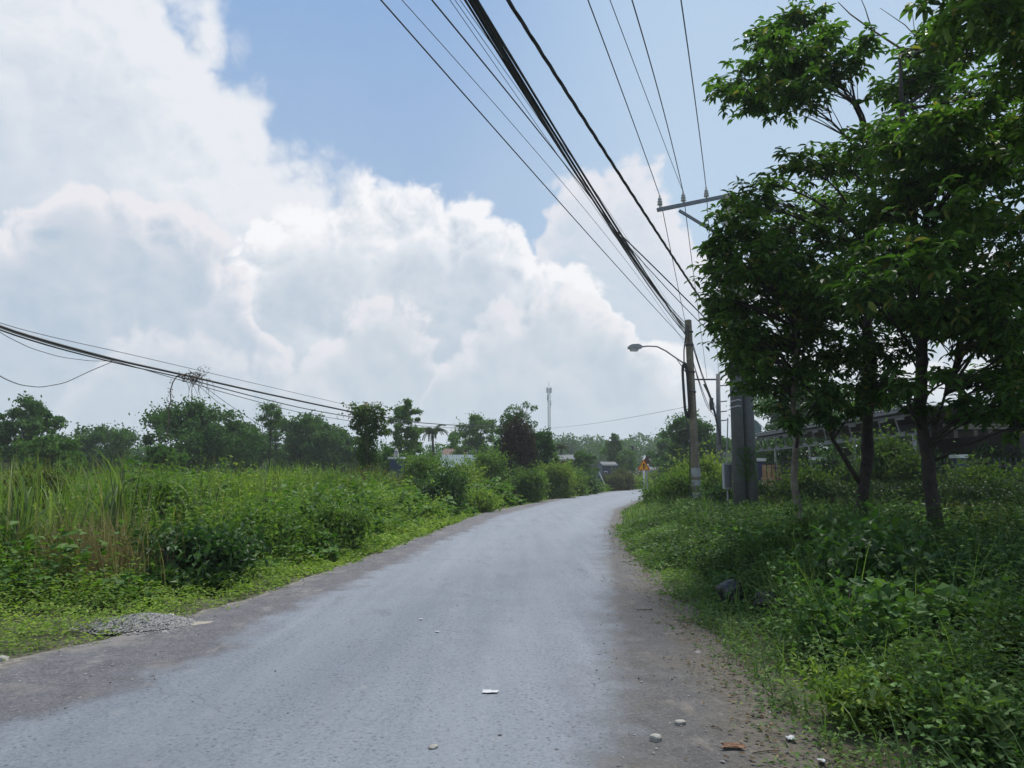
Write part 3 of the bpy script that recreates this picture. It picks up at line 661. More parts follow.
def tree(name, label, mat, u, Y, wpx, topv, botv=None, L=.3, n=4500, group=None, trunk_r=.16, bark='bark', shape='round', lean=0.0, k=64, cat='tree', sparse=False):
    """background tree: trunk with limbs, crown of leaf clumps inside an uneven envelope"""
    b = P(u, 478, Y); x, y = b.x, Y; w = wpx / F * Y / 2; H = P(u, topv, Y).z
    zb = P(u, botv, Y).z if botv else H * .25
    t = thing(name, label, cat, (x, y, -.05), group)
    mb = MB(); tb = MB()
    bl = []
    hc = H - zb
    for q in range(k):
        zz = (q + rng.random()) / k
        if shape == 'round': prof = math.sqrt(max(.05, 1 - (2 * zz - .85) ** 2 / 1.45))
        elif shape == 'cone': prof = max(.08, (1 - zz) ** .8)
        elif shape == 'column': prof = .8 if zz < .85 else .5
        else: prof = .35 + .75 * zz if zz < .8 else .8                      # vase
        a = rng.uniform(0, 6.28); rr = math.sqrt(rng.random()) * .95; prof *= 1 + .38 * math.sin(2 * a + u) * math.sin(5 * zz + u * .3) + .2 * rng.normal()
        r_ = w * rng.uniform(.10, .27) * (1.6 if sparse else 1) * (1.0 if shape != 'cone' else .5 + .6 * prof)
        bl.append((x + lean * zz + math.cos(a) * rr * w * prof, y + math.sin(a) * rr * w * prof, zb + hc * (.06 + .92 * zz * (1 + .05 * rng.normal())), r_))
    crown_blobs(mb, None, bl, L * 1.0, int(2.6 * n) // k)
    for q in range(k):
        bx_ = bl[int(rng.integers(len(bl)))]; dv = rnd_dir(1)[0] + np.array((0, 0, .5)); m_ = 10; tt = np.linspace(.3, 1, m_)[:, None]
        leaves(mb, np.array(bx_[:3]) + dv * tt * bx_[3] * rng.uniform(.8, 1.2) + rng.normal(size=(m_, 3)) * L * .3, dv * .6 + rng.normal(size=(m_, 3)) * .7, np.array((0, 0, 1.)) + rng.normal(size=(m_, 3)) * .5, L * .8, L * .4)
    for q in range(k // 3):
        a = rng.uniform(0, 6.28); rr = math.sqrt(rng.random()) * .8; blob_leaves(mb, (x + math.cos(a) * rr * w, y + math.sin(a) * rr * w, zb * rng.uniform(.2, 1)), (w * .35, w * .35, zb * .4 + .3), int(1.2 * n) // k if sparse is False else 4, L)
    part('crown', mb, mat, t)
    top = (x + lean * .6, y, zb + hc * .6)
    path = bezier((x, y, -.1), top, (rng.normal() * .2, rng.normal() * .2, 0), 8)
    tb.tube(path, np.linspace(trunk_r, trunk_r * .35, 8), 8)
    for q in rng.choice(len(bl), min(9, len(bl)), replace=False):
        e = bl[q]; s_ = path[int(rng.integers(3, 7))]
        if e[2] > s_[2] - .2: tb.tube(bezier(s_, e[:3], (0, 0, -.15), 5), np.linspace(trunk_r * .4, .02, 5), 5)
    part('trunk', tb, M[bark], t, True)
    return t

# ---- left hand background trees, far row
TB = 'trees beyond the grass field'
tree('broadleaf_tree', 'tall dark tree with an open pointed top at the edge of the view', M['far'], 24, 62, 66, 404, 470, .34, 4600, TB)
tree('broadleaf_tree', 'short olive tree in front of the pointed dark tree', M['far2'], 52, 50, 62, 440, 475, .28, 3600, TB)
tree('broadleaf_tree', 'low round dark tree between the pointed tree and the big spreading tree', M['far'], 97, 85, 88, 431, 472, .4, 4800, TB)
tree('broadleaf_tree', 'big spreading tree standing behind the creeper tangle on the cables', M['far'], 188, 66, 100, 408, 470, .34, 7000, TB, k=80)
tree('broadleaf_tree', 'rounded dark tree beside the big spreading tree', M['far'], 240, 80, 70, 425, 472, .36, 4800, TB)
tree('broadleaf_tree', 'olive understorey tree below the big spreading tree', M['far2'], 160, 48, 40, 448, 478, .25, 2600, TB)
tree('slender_tree', 'thin sparse tree with a bare top above the dark treetops', M['far2'], 268, 70, 30, 405, 430, .26, 620, TB, trunk_r=.10, k=16, sparse=True)
tree('broadleaf_tree', 'wide dark bluish tree behind the sparse thin tree', M['far'], 300, 85, 84, 420, 472, .4, 5400, TB)
tree('broadleaf_tree', 'smaller dark tree filling the gap before the vine pole', M['far'], 338, 90, 56, 431, 474, .4, 3800, TB)
tree('broadleaf_tree', 'tall grey green tree just behind the vine covered pole', M['far2'], 404, 74, 40, 406, 470, .30, 4200, TB, k=80)
tree('broadleaf_tree', 'dark low tree between the navy pillar and the vine pole', M['far'], 390, 62, 26, 450, 476, .26, 2600, TB)
tree('broadleaf_tree', 'pale grey green tree behind the teal roofed house', M['far2'], 478, 95, 56, 419, 468, .36, 3200, TB)
tree('slender_tree', 'thin pale tree rising left of the creeper wrapped tree', M['far2'], 455, 110, 26, 433, 462, .36, 900, TB, trunk_r=.12, k=16, sparse=True)
tree('broadleaf_tree', 'dark leafy tree joined to the creeper wrapped tree', M['far'], 541, 62, 36, 432, 482, .26, 3400, TB, k=80)
tree('broadleaf_tree', 'upright tree with an uneven top beside the far end of the road', M['far2'], 615, 118, 44, 436, 474, .42, 3000, TB, shape='cone')
tree('broadleaf_tree', 'low round tree in front of the red shed', M['far2'], 584, 90, 30, 453, 486, .34, 2600, TB)
tree('broadleaf_tree', 'large dark tree across the road behind the lamp pole', M['far'], 694, 78, 66, 418, 475, .38, 5600, 'trees on the far roadside')
tree('broadleaf_tree', 'dark tree between the lamp pole tree and the warning sign', M['far'], 668, 105, 34, 440, 478, .4, 2400, 'trees on the far roadside')
tree('broadleaf_tree', 'dense dark tree rising above the steel truss canopy', M['far'], 806, 62, 130, 388, 452, .34, 6200, 'trees on the far roadside', k=80)
tree('broadleaf_tree', 'lower dark tree above the middle of the truss canopy', M['far'], 880, 55, 76, 405, 448, .3, 3600, 'trees on the far roadside')
# far wood closing the view
mb = MB()
for u in np.linspace(520, 760, 46):
    p = P(u, 478, rng.uniform(190, 260)); hgt = (P(u, rng.uniform(441, 452), p.y).z)
    for q in range(3): blob_leaves(mb, (p.x + rng.normal() * 3, p.y, hgt * (.35 + .3 * q)), (4, 4, hgt * .28), 260, 1.1)
for u in np.linspace(-220, 520, 70):
    p = P(u, 478, rng.uniform(130, 180)); hgt = (P(u, rng.uniform(446, 458), p.y).z)
    for q in range(3): blob_leaves(mb, (p.x + rng.normal() * 3, p.y, hgt * (.3 + .27 * q)), (3.6, 3.6, hgt * .3), 300, .95)
tag(link('far_wood', mb.mesh('far_wood'), M['far']), 'hazy far wood along the horizon', kind='stuff')

# palms
def palm(label, u, Y, topv, crown_px, mat, nf=16, droop=1.1):
    b = P(u, 478, Y); H = P(u, topv, Y).z; r = crown_px / F * Y / 2
    t = thing('palm_tree', label, 'palm', (b.x, Y, -.05))
    zc = H - r * .55; tb = MB(); tb.tube(bezier((b.x, Y, -.1), (b.x, Y, zc), (.1, 0, 0), 8), np.linspace(.17, .11, 8), 8); part('trunk', tb, M['bark'], t, True)
    mb = MB()
    for q in range(nf):
        a = q / nf * 6.28 + rng.normal() * .15; e0 = rng.uniform(.1, 1.3); n = 9
        pp = [np.array((b.x, Y, zc))]; ang = e0
        for k in range(n - 1):
            pp.append(pp[-1] + np.array((math.cos(a) * math.cos(ang), math.sin(a) * math.cos(ang), math.sin(ang))) * r * 1.15 / (n - 1)); ang -= droop / (n - 1) * 1.6
        pp = np.array(pp); mb.tube(pp, np.linspace(.03, .008, n), 4)
        for k in range(1, n):
            tg = unit(pp[k] - pp[k - 1]); sd = unit(np.cross(tg, (0, 0, 1)))
            for f_ in np.linspace(0, 1, 4):
                o_ = pp[k - 1] * (1 - f_) + pp[k] * f_
                for s_ in (-1, 1):
                    ll = r * .36 * (1 - .5 * k / n); leaves(mb, o_[None], (tg * .5 + sd * s_ - np.array((0, 0, .45)))[None], np.array([[0, 0, 1.]]), ll, ll * .14)
    part('crown', mb, mat, t); return t
palm('coconut palm with drooping fronds behind the teal roofed house', 432, 88, 424, 30, M['palm'])
palm('small bushy palm in front of the lattice mast', 561, 100, 443, 17, M['palm'], 20, 1.0)

# ------------------------------------------------------------------ vine covered pole and creeper tree
b = P(367, 478, 42)
t = thing('vine_pole', 'leaning pole overgrown with green vines, a bushy clump on top', 'utility pole', (b.x, 42, -.05))
tb = MB(); top = P(366, 402, 42); tb.tube([(b.x, 42, -.1), tuple(top)], [.13, .10], 10); part('shaft', tb, M['oldpole'], t, True)
mb = MB()
for (u, v, r) in [(366, 418, .72), (360, 412, .5), (376, 414, .6), (366, 427, .7), (381, 424, .45), (356, 424, .45), (371, 434, .5), (383, 432, .3), (364, 441, .55), (369, 449, .5), (365, 457, .52), (370, 464, .52), (366, 472, .55), (369, 481, .6), (362, 452, .4), (373, 459, .4), (360, 484, .4), (376, 485, .4)]:
    p = P(u, v, 42 + rng.normal() * .2); blob_leaves(mb, p, (r, r, r * .85), int(300 * (r / .5) ** 2), .16, .6, droop=.6)
for q in range(40):
    p = P(367 + rng.normal() * 12, 404 + abs(rng.normal()) * 7, 42 + rng.normal() * .3); m_ = 8; blob_leaves(mb, p, (.25, .2, .25), 9, .16, .6)
part('vine_foliage', mb, M['shrub'], t)
mb = MB()
for q in range(60):
    p = P(rng.uniform(352, 390), rng.uniform(436, 452), 42 + rng.normal() * .4); ln = rng.uniform(.4, 1.6); m_ = 8
    pp = np.array(p)[None] + np.linspace(0, 1, m_)[:, None] * np.array((rng.normal() * .1, 0, -ln)); leaves(mb, pp, np.array((0, 0, -1.)) + rng.normal(size=(m_, 3)) * .6, rnd_dir(m_), .13, .07)
part('hanging_vine', mb, M['vine'], t)

b = P(516, 478, 55)
t = thing('creeper_tree', 'dark tree smothered by brown hanging creepers beside the road', 'tree', (b.x, 55, -.05))
tb = MB(); tb.tube(bezier((b.x, 55, -.1), tuple(P(517, 412, 55)), (.2, 0, 0), 7), np.linspace(.22, .08, 7), 8)
for u, v in [(524, 402), (531, 404), (535, 410), (527, 412), (532, 416), (521, 404)]: tb.tube(bezier(P(517, 425, 55), P(u, v, 55 + rng.normal() * .3), (.05, 0, .1), 5), np.linspace(.04, .012, 5), 4)
part('trunk', tb, M['twig'], t, True)
mb = MB()
for (u, v, r) in [(514, 413, .75), (507, 420, .6), (522, 420, .7), (503, 430, .55), (527, 430, .55), (511, 428, .8), (500, 445, .5), (498, 460, .6), (505, 470, .7), (534, 424, .3), (534, 408, .3), (526, 405, .3), (528, 440, .6), (520, 455, .7), (512, 480, .8), (525, 470, .6), (508, 455, .7), (520, 468, .85), (503, 450, .55), (527, 484, .7)]:
    blob_leaves(mb, P(u, v, 55 + rng.normal() * .3), (r, r, r * .9), int(640 * r * min(1, r / .5) ** 2.2), .17, .55, droop=.6)
part('crown', mb, M['far'], t)
mb = MB()
for q in range(420):
    u = rng.uniform(502, 535); v0 = 414 + abs(u - 517) * .8 + rng.uniform(0, 22); p = P(u, v0, 55 - rng.uniform(.5, 1.3)); ln = rng.uniform(.8, 2.8); m_ = 16
    pp = np.array(p)[None] + np.linspace(0, 1, m_)[:, None] * np.array((rng.normal() * .15, 0, -ln)) + rng.normal(size=(m_, 3)) * .05; leaves(mb, pp, np.array((0, 0, -1.)) + rng.normal(size=(m_, 3)) * .5, rnd_dir(m_), .16, .08)
part('hanging_creeper', mb, M['deadvine'], t)

# ------------------------------------------------------------------ bushes on the left
BL = 'bushes along the sunny verge'
for lab, mat, u, Y, w, tv, L in [
    ('dark broad leaved bush beside the gravel heap', 'dark_bush', 200, 11.2, 92, 534, .13),
    ('light green bush just behind the dark broad leaved bush', 'bush', 248, 14.2, 70, 512, .10),
    ('green bush at the road edge with a dark hollow facing the asphalt', 'bush', 332, 16.5, 64, 503, .11),
    ('small bush next to the hollow fronted bush, nearer the gravel heap', 'bush', 288, 15.0, 50, 520, .09),
    ('reddish olive bush at the foot of the vine pole', 'olive', 376, 34, 50, 470, .14),
    ('dark bush with small leaves between vine pole and road', 'dark_bush', 440, 33, 46, 471, .14),
    ('bright leafy bush below the navy pillar', 'bush', 424, 40, 40, 456, .17),
    ('tall bright bush in front of the teal roofed house', 'lime', 455, 44, 54, 466, .16),
    ('big green bush left of the creeper wrapped tree', 'bush', 484, 50, 40, 452, .2),
    ('pale green bush at the foot of the creeper wrapped tree', 'bush', 530, 51, 32, 471, .2),
    ('bushy shrub along the verge past the creeper wrapped tree', 'lime', 555, 60, 30, 465, .22),
    ('low shrub before the rusty red shed', 'dark_bush', 582, 74, 26, 477, .26),
    ('rounded shrub beside the leaning white pole', 'olive', 613, 96, 16, 476, .3),
    ('leafy shrub in front of the red shed wall', 'bush', 566, 68, 34, 468, .22, {}) if False else ('leafy shrub in front of the red shed wall', 'bush', 566, 68, 34, 467, .22),
    ('dense green shrub before the low white edged shed', 'olive', 622, 98, 18, 470, .28),
    ('tall weedy shrub left of the teal roofed house', 'bush', 425, 52, 40, 458, .2),
    ('shrub with pale leaves at the corner of the teal roofed house', 'lime', 474, 62, 34, 464, .22),
    ('low pale shrub where the road bends out of sight', 'lime', 634, 114, 28, 476, .34),
    ('brownish shrub across the end of the road', 'olive', 656, 122, 36, 474, .36),
    ('leafy shrub standing in the tall grass behind the dry clump', 'bush', 160, 16, 56, 476, .10),
    ('vine tangled shrub in the tall grass beside the cane', 'olive', 45, 15, 52, 470, .11),
    ('mound of light creeper behind the tall grass', 'lime', 290, 27, 80, 478, .13),
    ('dark weedy mound between the creeper mound and vine pole', 'bush', 340, 28, 60, 476, .13),
    ('yellowish shrub in the tall grass near the dark broad leaved bush', 'lime', 232, 20, 66, 478, .12),
    ('low leafy clump at the verge beside the hollow fronted bush', 'weed', 365, 20.5, 60, 522, .10),
    ('low bush at the road edge past the hollow fronted bush', 'weed', 408, 27, 60, 505, .13),
    ('soft green clump at the road edge before the big green bush', 'weed', 468, 36, 50, 492, .16),
]:
    bush('roadside_bush', lab, 'bush', M[mat], u, Y, w, tv, L, group=BL)
# dry clump
p = P(100, 478, 10.9)
t = thing('dry_grass_clump', 'dead straw coloured grass clump in front of the tall green grass', 'dry grass', (p.x, p.y, 0))
mb = MB(); n = 1000; q = rng.normal(size=(n, 2)) * np.array([.45, .3]); blades(mb, np.stack([p.x + q[:, 0], p.y + q[:, 1], np.full(n, -.02)], 1), rng.uniform(.5, 1.35, n), .012, rng.uniform(.05, .8, n), seg=4)
part('dry_blade', mb, M['dry'], t)
# individual cane plants at the edge of the field
CN = 'cane plants in the grass'
for lab, u, Y, hgt, nb in [('broad cane plant with pale arching leaves at the edge of view', 22, 10.8, 1.75, 26), ('tall cane plant standing in the grass behind the dry clump', 118, 12.8, 2.1, 24), ('young cane plant between the two bigger canes', 66, 11.6, 1.4, 20), ('cane plant with upright leaves near the light shrub', 205, 15.5, 2.0, 20), ('lone cane stalk with pale leaves in front of the dark treetops', 273, 21, 2.1, 12)]:
    p = P(u, 478, Y); t = thing('cane_plant', lab, 'plant', (p.x, Y, 0), CN)
    mb = MB(); n = nb * 2; z = rng.uniform(0, hgt * .55, n); q = rng.normal(size=(n, 2)) * .12
    blades(mb, np.stack([p.x + q[:, 0], Y + q[:, 1], z], 1), rng.uniform(.7, 1.25, n), rng.uniform(.03, .055, n), rng.uniform(.4, 1.6, n), seg=6)
    part('foliage', mb, M['cane'], t)
    sb = MB()
    for k in range(6): sb.tube(bezier((p.x + rng.normal() * .1, Y + rng.normal() * .1, -.05), (p.x + rng.normal() * .2, Y + rng.normal() * .2, hgt * rng.uniform(.6, .9)), (0, 0, 0), 4), np.linspace(.014, .006, 4), 5)
    part('stem', sb, M['stem'], t)

# gravel heap
c = PZ(140, 628, 0); t = thing('gravel_pile', 'small heap of grey gravel at the edge of the verge', 'gravel heap', (c.x, c.y, 0))
n = 5200; a = rng.uniform(0, 6.28, n); rr = np.sqrt(rng.random(n)) * np.where(rng.random(n) < .12, 1.45, 1); hx, hy, hz = .56, .38, .11
zz = hz * np.clip(1 - rr ** 1.5, 0, 1) + .02
mb = MB(); stones(mb, np.stack([c.x + rr * np.cos(a) * hx, c.y + .1 + rr * np.sin(a) * hy, zz], 1), rng.uniform(.008, .022, n))
part('stones', mb, M['gravel'], t)
mb = MB(); mb.lathe([(.48, -.05), (.35, .03), (.2, .08), (.06, .115), (.001, .12)], (0, 0, 0), 20); V = mb.V[0]; V[:, 1] *= .66; V += np.array([c.x, c.y + .1, 0]); part('core', mb, M['stone'], t, True)

M['sand'] = solid('spilled_sand', (.27, .245, .20), .95, .3, 9, bump=.5, bscale=40)
mb = MB(); n_ = 40; c2 = PZ(168, 627, 0); V = [(c2.x, c2.y, float(rz([c2.x], [c2.y])[0]) + .02)]
for rr in (.5, 1):
    for q in range(n_):
        a = q / n_ * 6.283; k = rr * (1 + .35 * mnoise.noise(Vector((math.cos(a) * 1.7, math.sin(a) * 1.7, 3.3)))); dx, dy = math.cos(a) * .62 * k, math.sin(a) * .15 * k
        V.append((c2.x + dx * .96 - dy * .3, c2.y + dy + dx * .30, float(rz([c2.x + dx * .96 - dy * .3], [c2.y + dy + dx * .30])[0]) + (.014 if rr < 1 else -.012)))
T = [(0, 1 + q, 1 + (q + 1) % n_) for q in range(n_)]; Q = [(1 + q, 1 + n_ + q, 1 + n_ + (q + 1) % n_, 1 + (q + 1) % n_) for q in range(n_)]
mb.add(V, T, Q); tag(link('sand_patch', mb.mesh('sand_patch', True), M['sand']), 'pale sand spilled at the foot of the gravel heap', kind='stuff')
# ------------------------------------------------------------------ right-hand vegetation
BR = 'bushes on the shaded verge'
for lab, mat, u, Y, w, tv, L, kw in [
    ('bright green shrub beside the lamp pole base', 'lime', 700, 34, 56, 457, .16, {}),
    ('dark green bush in front of the bright shrub by the lamp pole', 'bush', 682, 33, 60, 476, .16, {}),
    ('low grassy bush near the foot of the warning sign', 'bush', 660, 38, 40, 486, .16, {}),
    ('dark bush between the lamp pole and the twin poles', 'dark_bush', 716, 28, 40, 486, .14, {}),
    ('sunlit lime shrub behind the forked trunk', 'shrub', 882, 26, 70, 436, .16, {}),
    ('leafy sunlit shrub behind the pale slim trunk', 'shrub', 812, 25, 60, 470, .14, {}),
    ('broad leaved plant with large dark leaves under the forked trunk', 'dark_bush', 872, 7.6, 100, 538, .14, dict(asp=.6, n=1300, fine=True)),
    ('mound of heart leaved creeper in front of the thick dark trunk', 'creeper', 936, 6.0, 140, 600, .12, dict(asp=.85, n=2600)),
    ('yellowish shrub in the shade at the edge of view', 'olive', 1000, 14, 90, 516, .11, {}),
    ('tall grassy weed clump in front of the twin poles', 'weed_r', 790, 15, 90, 536, .12, dict(asp=.3)),
    ('leafy weed mound behind the black rubbish bag', 'creeper', 772, 11.0, 70, 532, .10, {}),
    ('dark bush in the shade below the thick dark trunk', 'dark_bush', 955, 11.5, 100, 560, .13, {}),
    ('light weed mound at the edge of the dirt beside the white litter', 'weed', 850, 5.2, 120, 676, .07, dict(n=2600)),
    ('leafy weed mound nearest the camera below the creeper mound', 'weed_r', 985, 4.4, 150, 690, .075, dict(n=2600)),
    ('dark leafy mass behind the bar fence under the far end of the truss', 'dark_bush', 792, 47, 120, 441, .26, {}),
    ('leafy dark shrub in front of the porch columns', 'dark_bush', 958, 27, 36, 452, .16, {}),
    ('tall leafy shrub covering the corner of the pale house', 'dark_bush', 998, 27, 40, 444, .17, {}),
    ('yellow green shrub between the forked trunk and the thick trunk', 'shrub', 908, 25, 50, 452, .15, {}),
    ('dense shrub under the truss between the slim and forked trunks', 'dark_bush', 838, 29, 60, 452, .16, {}),
    ('waist high brush in front of the slim pale trunk', 'shrub', 812, 10.0, 84, 520, .085, dict(n=3600)),
    ('dark brush hiding the foot of the slim pale trunk', 'weed_r', 836, 10.6, 84, 508, .09, dict(n=3200)),
    ('heart leaved creeper heaped between the slim and forked trunks', 'creeper', 850, 8.8, 96, 530, .08, dict(asp=.8, n=3200)),
    ('tangled brush left of the thick dark trunk', 'weed_r', 900, 9.6, 100, 520, .085, dict(n=3400)),
    ('ferny brush at the foot of the thick dark trunk', 'shrub', 952, 9.0, 84, 530, .08, dict(asp=.3, n=3000)),
    ('low creeper hump between the black bag and the creeper mound', 'creeper', 836, 6.9, 120, 580, .06, dict(asp=.8, n=3000)),
    ('dark leafy hump behind the creeper mound', 'dark_bush', 990, 7.8, 120, 548, .09, dict(n=2600)),
    ('leafy hump at the lower edge of view beside the nearest weed mound', 'shrub', 1012, 5.6, 160, 606, .065, dict(n=3600)),
    ('grassy hump right of the light weed mound', 'weed_r', 905, 5.2, 140, 640, .055, dict(asp=.3, n=3600)),
    ('bright fern like shrub growing on the hedge top', 'shrub', 985, 23, 80, 466, .14, {}),
]:
    bush('verge_bush', lab, 'bush', M[mat], u, Y, w, tv, L, group=BR, **kw)
# hedge behind the trees
hedge_line = [(P(752, 478, 27.5).x, 27.5), (P(800, 478, 25).x, 25), (P(900, 478, 22.5).x, 22.5), (P(1040, 478, 20.5).x, 20.5), (P(1250, 478, 19).x, 19)]
t = thing('clipped_hedge', 'dark clipped hedge running behind the tree trunks', 'hedge', (hedge_line[0][0], hedge_line[0][1], 0))
mb = MB(); core = MB()
for (x0, y0), (x1, y1) in zip(hedge_line[:-1], hedge_line[1:]):
    L_ = math.hypot(x1 - x0, y1 - y0)
    for q in range(int(L_ / .32) + 1):
        f_ = q * .32 / L_; hx, hy = x0 + (x1 - x0) * f_, y0 + (y1 - y0) * f_
        for k in range(3): blob_leaves(mb, (hx + rng.normal() * .08, hy + rng.normal() * .12, .25 + .47 * k + rng.normal() * .06), (.36, .46, .34), 210, .11, .5, shell=.6)
    core.beam((x0, y0, .5), (x1, y1, .5), .12, .9)
part('foliage', mb, M['hedge'], t); part('stem', core, M['twig'], t)

# roadside trees on the right: twig whorls on real limbs
def big_tree(label, base, top, blobs, r0, bark, seedpts=None, L=.17, twigs=34, extra=None, pale=False, nl=8):
    """base/top world points of the trunk; blobs: (point, radius) the limbs lead to"""
    t = thing('roadside_tree', label, 'tree', tuple(base), 'trees on the shaded verge')
    tb = MB(); base = np.array(tuple(base)); top = np.array(tuple(top))
    path = bezier(base - np.array((0, 0, .15)), top, (rng.normal() * .12, rng.normal() * .12, 0), 12)
    path += rng.normal(size=path.shape) * np.array([.035, .035, 0])
    ti = np.linspace(0, 11, 60); path2 = np.stack([np.interp(ti, np.arange(12), path[:, q]) for q in range(3)], 1)
    for _ in range(4): path2[1:-1] = (path2[:-2] + 2 * path2[1:-1] + path2[2:]) / 4
    rad = np.linspace(r0, r0 * .3, 60) * (1 + .07 * rng.normal(size=60)); rad[:4] *= np.linspace(1.45, 1.05, 4)
    tb.tube(path2, rad, 12); V_ = tb.V[-1]; V_ += rng.normal(size=V_.shape) * r0 * .045
    extra = [(np.vstack([path[int(np.argmin(np.abs(path[:, 2] - (p[0][2] - .35))))], np.array([tuple(q) for q in p])[1:]]), a_, b_) for p, a_, b_ in extra] if extra else None
    if extra:
        for pth, r_a, r_b in extra: tb.tube(pth, np.linspace(r_a, r_b, len(pth)), 8)
    part('trunk', tb, M[bark], t, True)
    lb = MB(); mb = MB()
    blobs = list(blobs) + [(Vector(tuple(c)) + Vector((abs(rng.normal()) * r * .5, rng.normal() * r * 1.3, rng.normal() * r * .45)), r * .8) for c, r in blobs]
    n0 = len(blobs) // 2
    for bi, (c, r) in enumerate(blobs):
        c = np.array(tuple(c))
        cand = np.vstack([path2[18:]] + ([np.array([tuple(p) for p in e[0]])[1:] for e in extra] if extra else []))
        # limb leaves the trunk below the clump
        dist = np.linalg.norm((cand - (c - np.array((0, 0, r * 1.6)))) * np.array((1, 1, 1.6)), axis=1); s_ = cand[int(np.argmin(dist))]
        ln = np.linalg.norm(c - s_); lp = bezier(s_, c, (rng.normal() * .06 * ln, rng.normal() * .06 * ln, .06 * ln), 7)
        if bi < n0: lb.tube(lp, np.linspace(min(.035, .012 + .009 * ln), .008, 7), 6)
        blob_leaves(mb, c, (r * .8, r * .8, r * .65), int(3 * (r / L) ** 2), L * .95, .42, droop=.6, fine=True, shell=.2)
        for q in range(int(4.7 * (r / L) ** 1.7)):
            d = rnd_dir(1)[0]; d[2] = d[2] * .8 + .1; e = c + d * r * (rng.uniform(.3, 1.4)) * np.array((1, 1, .8))
            s2 = lp[int(rng.integers(3, 7))]
            if rng.random() < .5: lb.tube(bezier(s2, e, (0, 0, .04), 4), np.linspace(.010, .004, 4), 3, cap=False)
            # whorl of drooping leaves
            k = int(rng.integers(nl - 2, nl + 3)); a = rng.uniform(0, 6.28) + np.arange(k) / k * 6.28
            dr = rng.uniform(-.75, .15, k); Dv = np.stack([np.cos(a), np.sin(a), dr], 1) + d * .35
            Nv = np.stack([np.cos(a) * .5, np.sin(a) * .5, np.ones(k)], 1) + rng.normal(size=(k, 3)) * .25
            l = L * rng.uniform(.7, 1.25, k)
            pp = e[None] + rng.normal(size=(k, 3)) * .03 - d[None] * rng.uniform(0, .12, (k, 1))
            leaves(mb, pp, Dv, Nv, l, l * .42, True, droop=.2)
    part('limb', lb, M['bark'], t, True)
    part('crown', mb, M['tree'], t)
    return t
def BLB(lst, Y, dy=1.2):
    return [(P(u, v, Y + rng.uniform(-dy, dy)), r / F * Y) for u, v, r in lst]
YA = 13.0
baseA = P(845, 478, YA); baseA.z = -.1
upper = [P(872, 250, YA), P(874, 190, YA), P(868, 140, YA), P(856, 105, YA), P(838, 92, YA), P(800, 78, YA)]
extraA = [(np.array([tuple(P(852, 400, YA)), tuple(P(866, 330, YA)), tuple(P(872, 250, YA))]), .11, .09), (np.array([tuple(p) for p in upper]), .085, .03),
          (np.array([tuple(P(848, 470, YA)), tuple(P(833, 440, YA)), tuple(P(822, 405, YA)), tuple(P(800, 380, YA))]), .07, .035),
          (np.array([tuple(P(856, 400, YA)), tuple(P(862, 380, YA)), tuple(P(880, 350, YA))]), .07, .035)]
blA = BLB([(u + (9 if u < 760 else 2), v, r * .92) for u, v, r in [(722, 92, 26), (742, 70, 30), (765, 40, 28), (790, 18, 26), (770, 80, 34), (800, 60, 34), (795, 98, 28), (735, 108, 22), (830, 80, 26), (824, 40, 28), (850, 62, 22), (760, 105, 24),
           (770, 185, 26), (800, 165, 30), (830, 160, 34), (745, 205, 28), (860, 170, 32), (780, 225, 38), (820, 215, 40), (860, 225, 38), (800, 265, 40), (845, 275, 40), (880, 270, 36), (815, 310, 38), (855, 320, 38), (830, 350, 34), (870, 350, 30), (790, 340, 36), (880, 130, 28), (890, 90, 26), (815, 375, 26), (850, 410, 16), (872, 402, 18), (828, 420, 15), (885, 385, 20), (860, 385, 22)]], YA)
big_tree('tall tree with forked dark trunk and a high branch reaching over the crossarm', baseA, P(862, 240, YA), blA, .125, 'bark', extra=[(e, a * .62, b_ * .62) for e, a, b_ in extraA], L=.165)
YD = 12.0
baseD = P(800, 478, YD); baseD.z = -.1
blD = BLB([(u + (5 if u < 750 else 2), v, r * .92) for u, v, r in [(715, 245, 24), (712, 280, 26), (738, 228, 28), (722, 310, 28), (745, 270, 36), (760, 310, 38), (735, 340, 28), (770, 350, 36), (745, 370, 20), (708, 325, 18), (785, 385, 30), (800, 340, 34), (765, 250, 34), (705, 300, 18), (800, 290, 36), (825, 390, 24), (775, 408, 16), (790, 415, 16), (760, 385, 20), (815, 412, 14), (728, 330, 24), (732, 362, 22), (738, 385, 15), (720, 300, 22), (716, 250, 20), (712, 218, 15), (706, 272, 16), (790, 425, 12), (790, 262, 30), (775, 290, 28), (812, 300, 26), (750, 345, 24)]], YD, .9)
big_tree('tree with slim pale straight trunk, its foliage hiding the twin poles', baseD, P(797, 300, YD), blD, .075, 'bark_pale', L=.155)
YB = 11.0
baseB = P(936, 478, YB); baseB.z = -.1
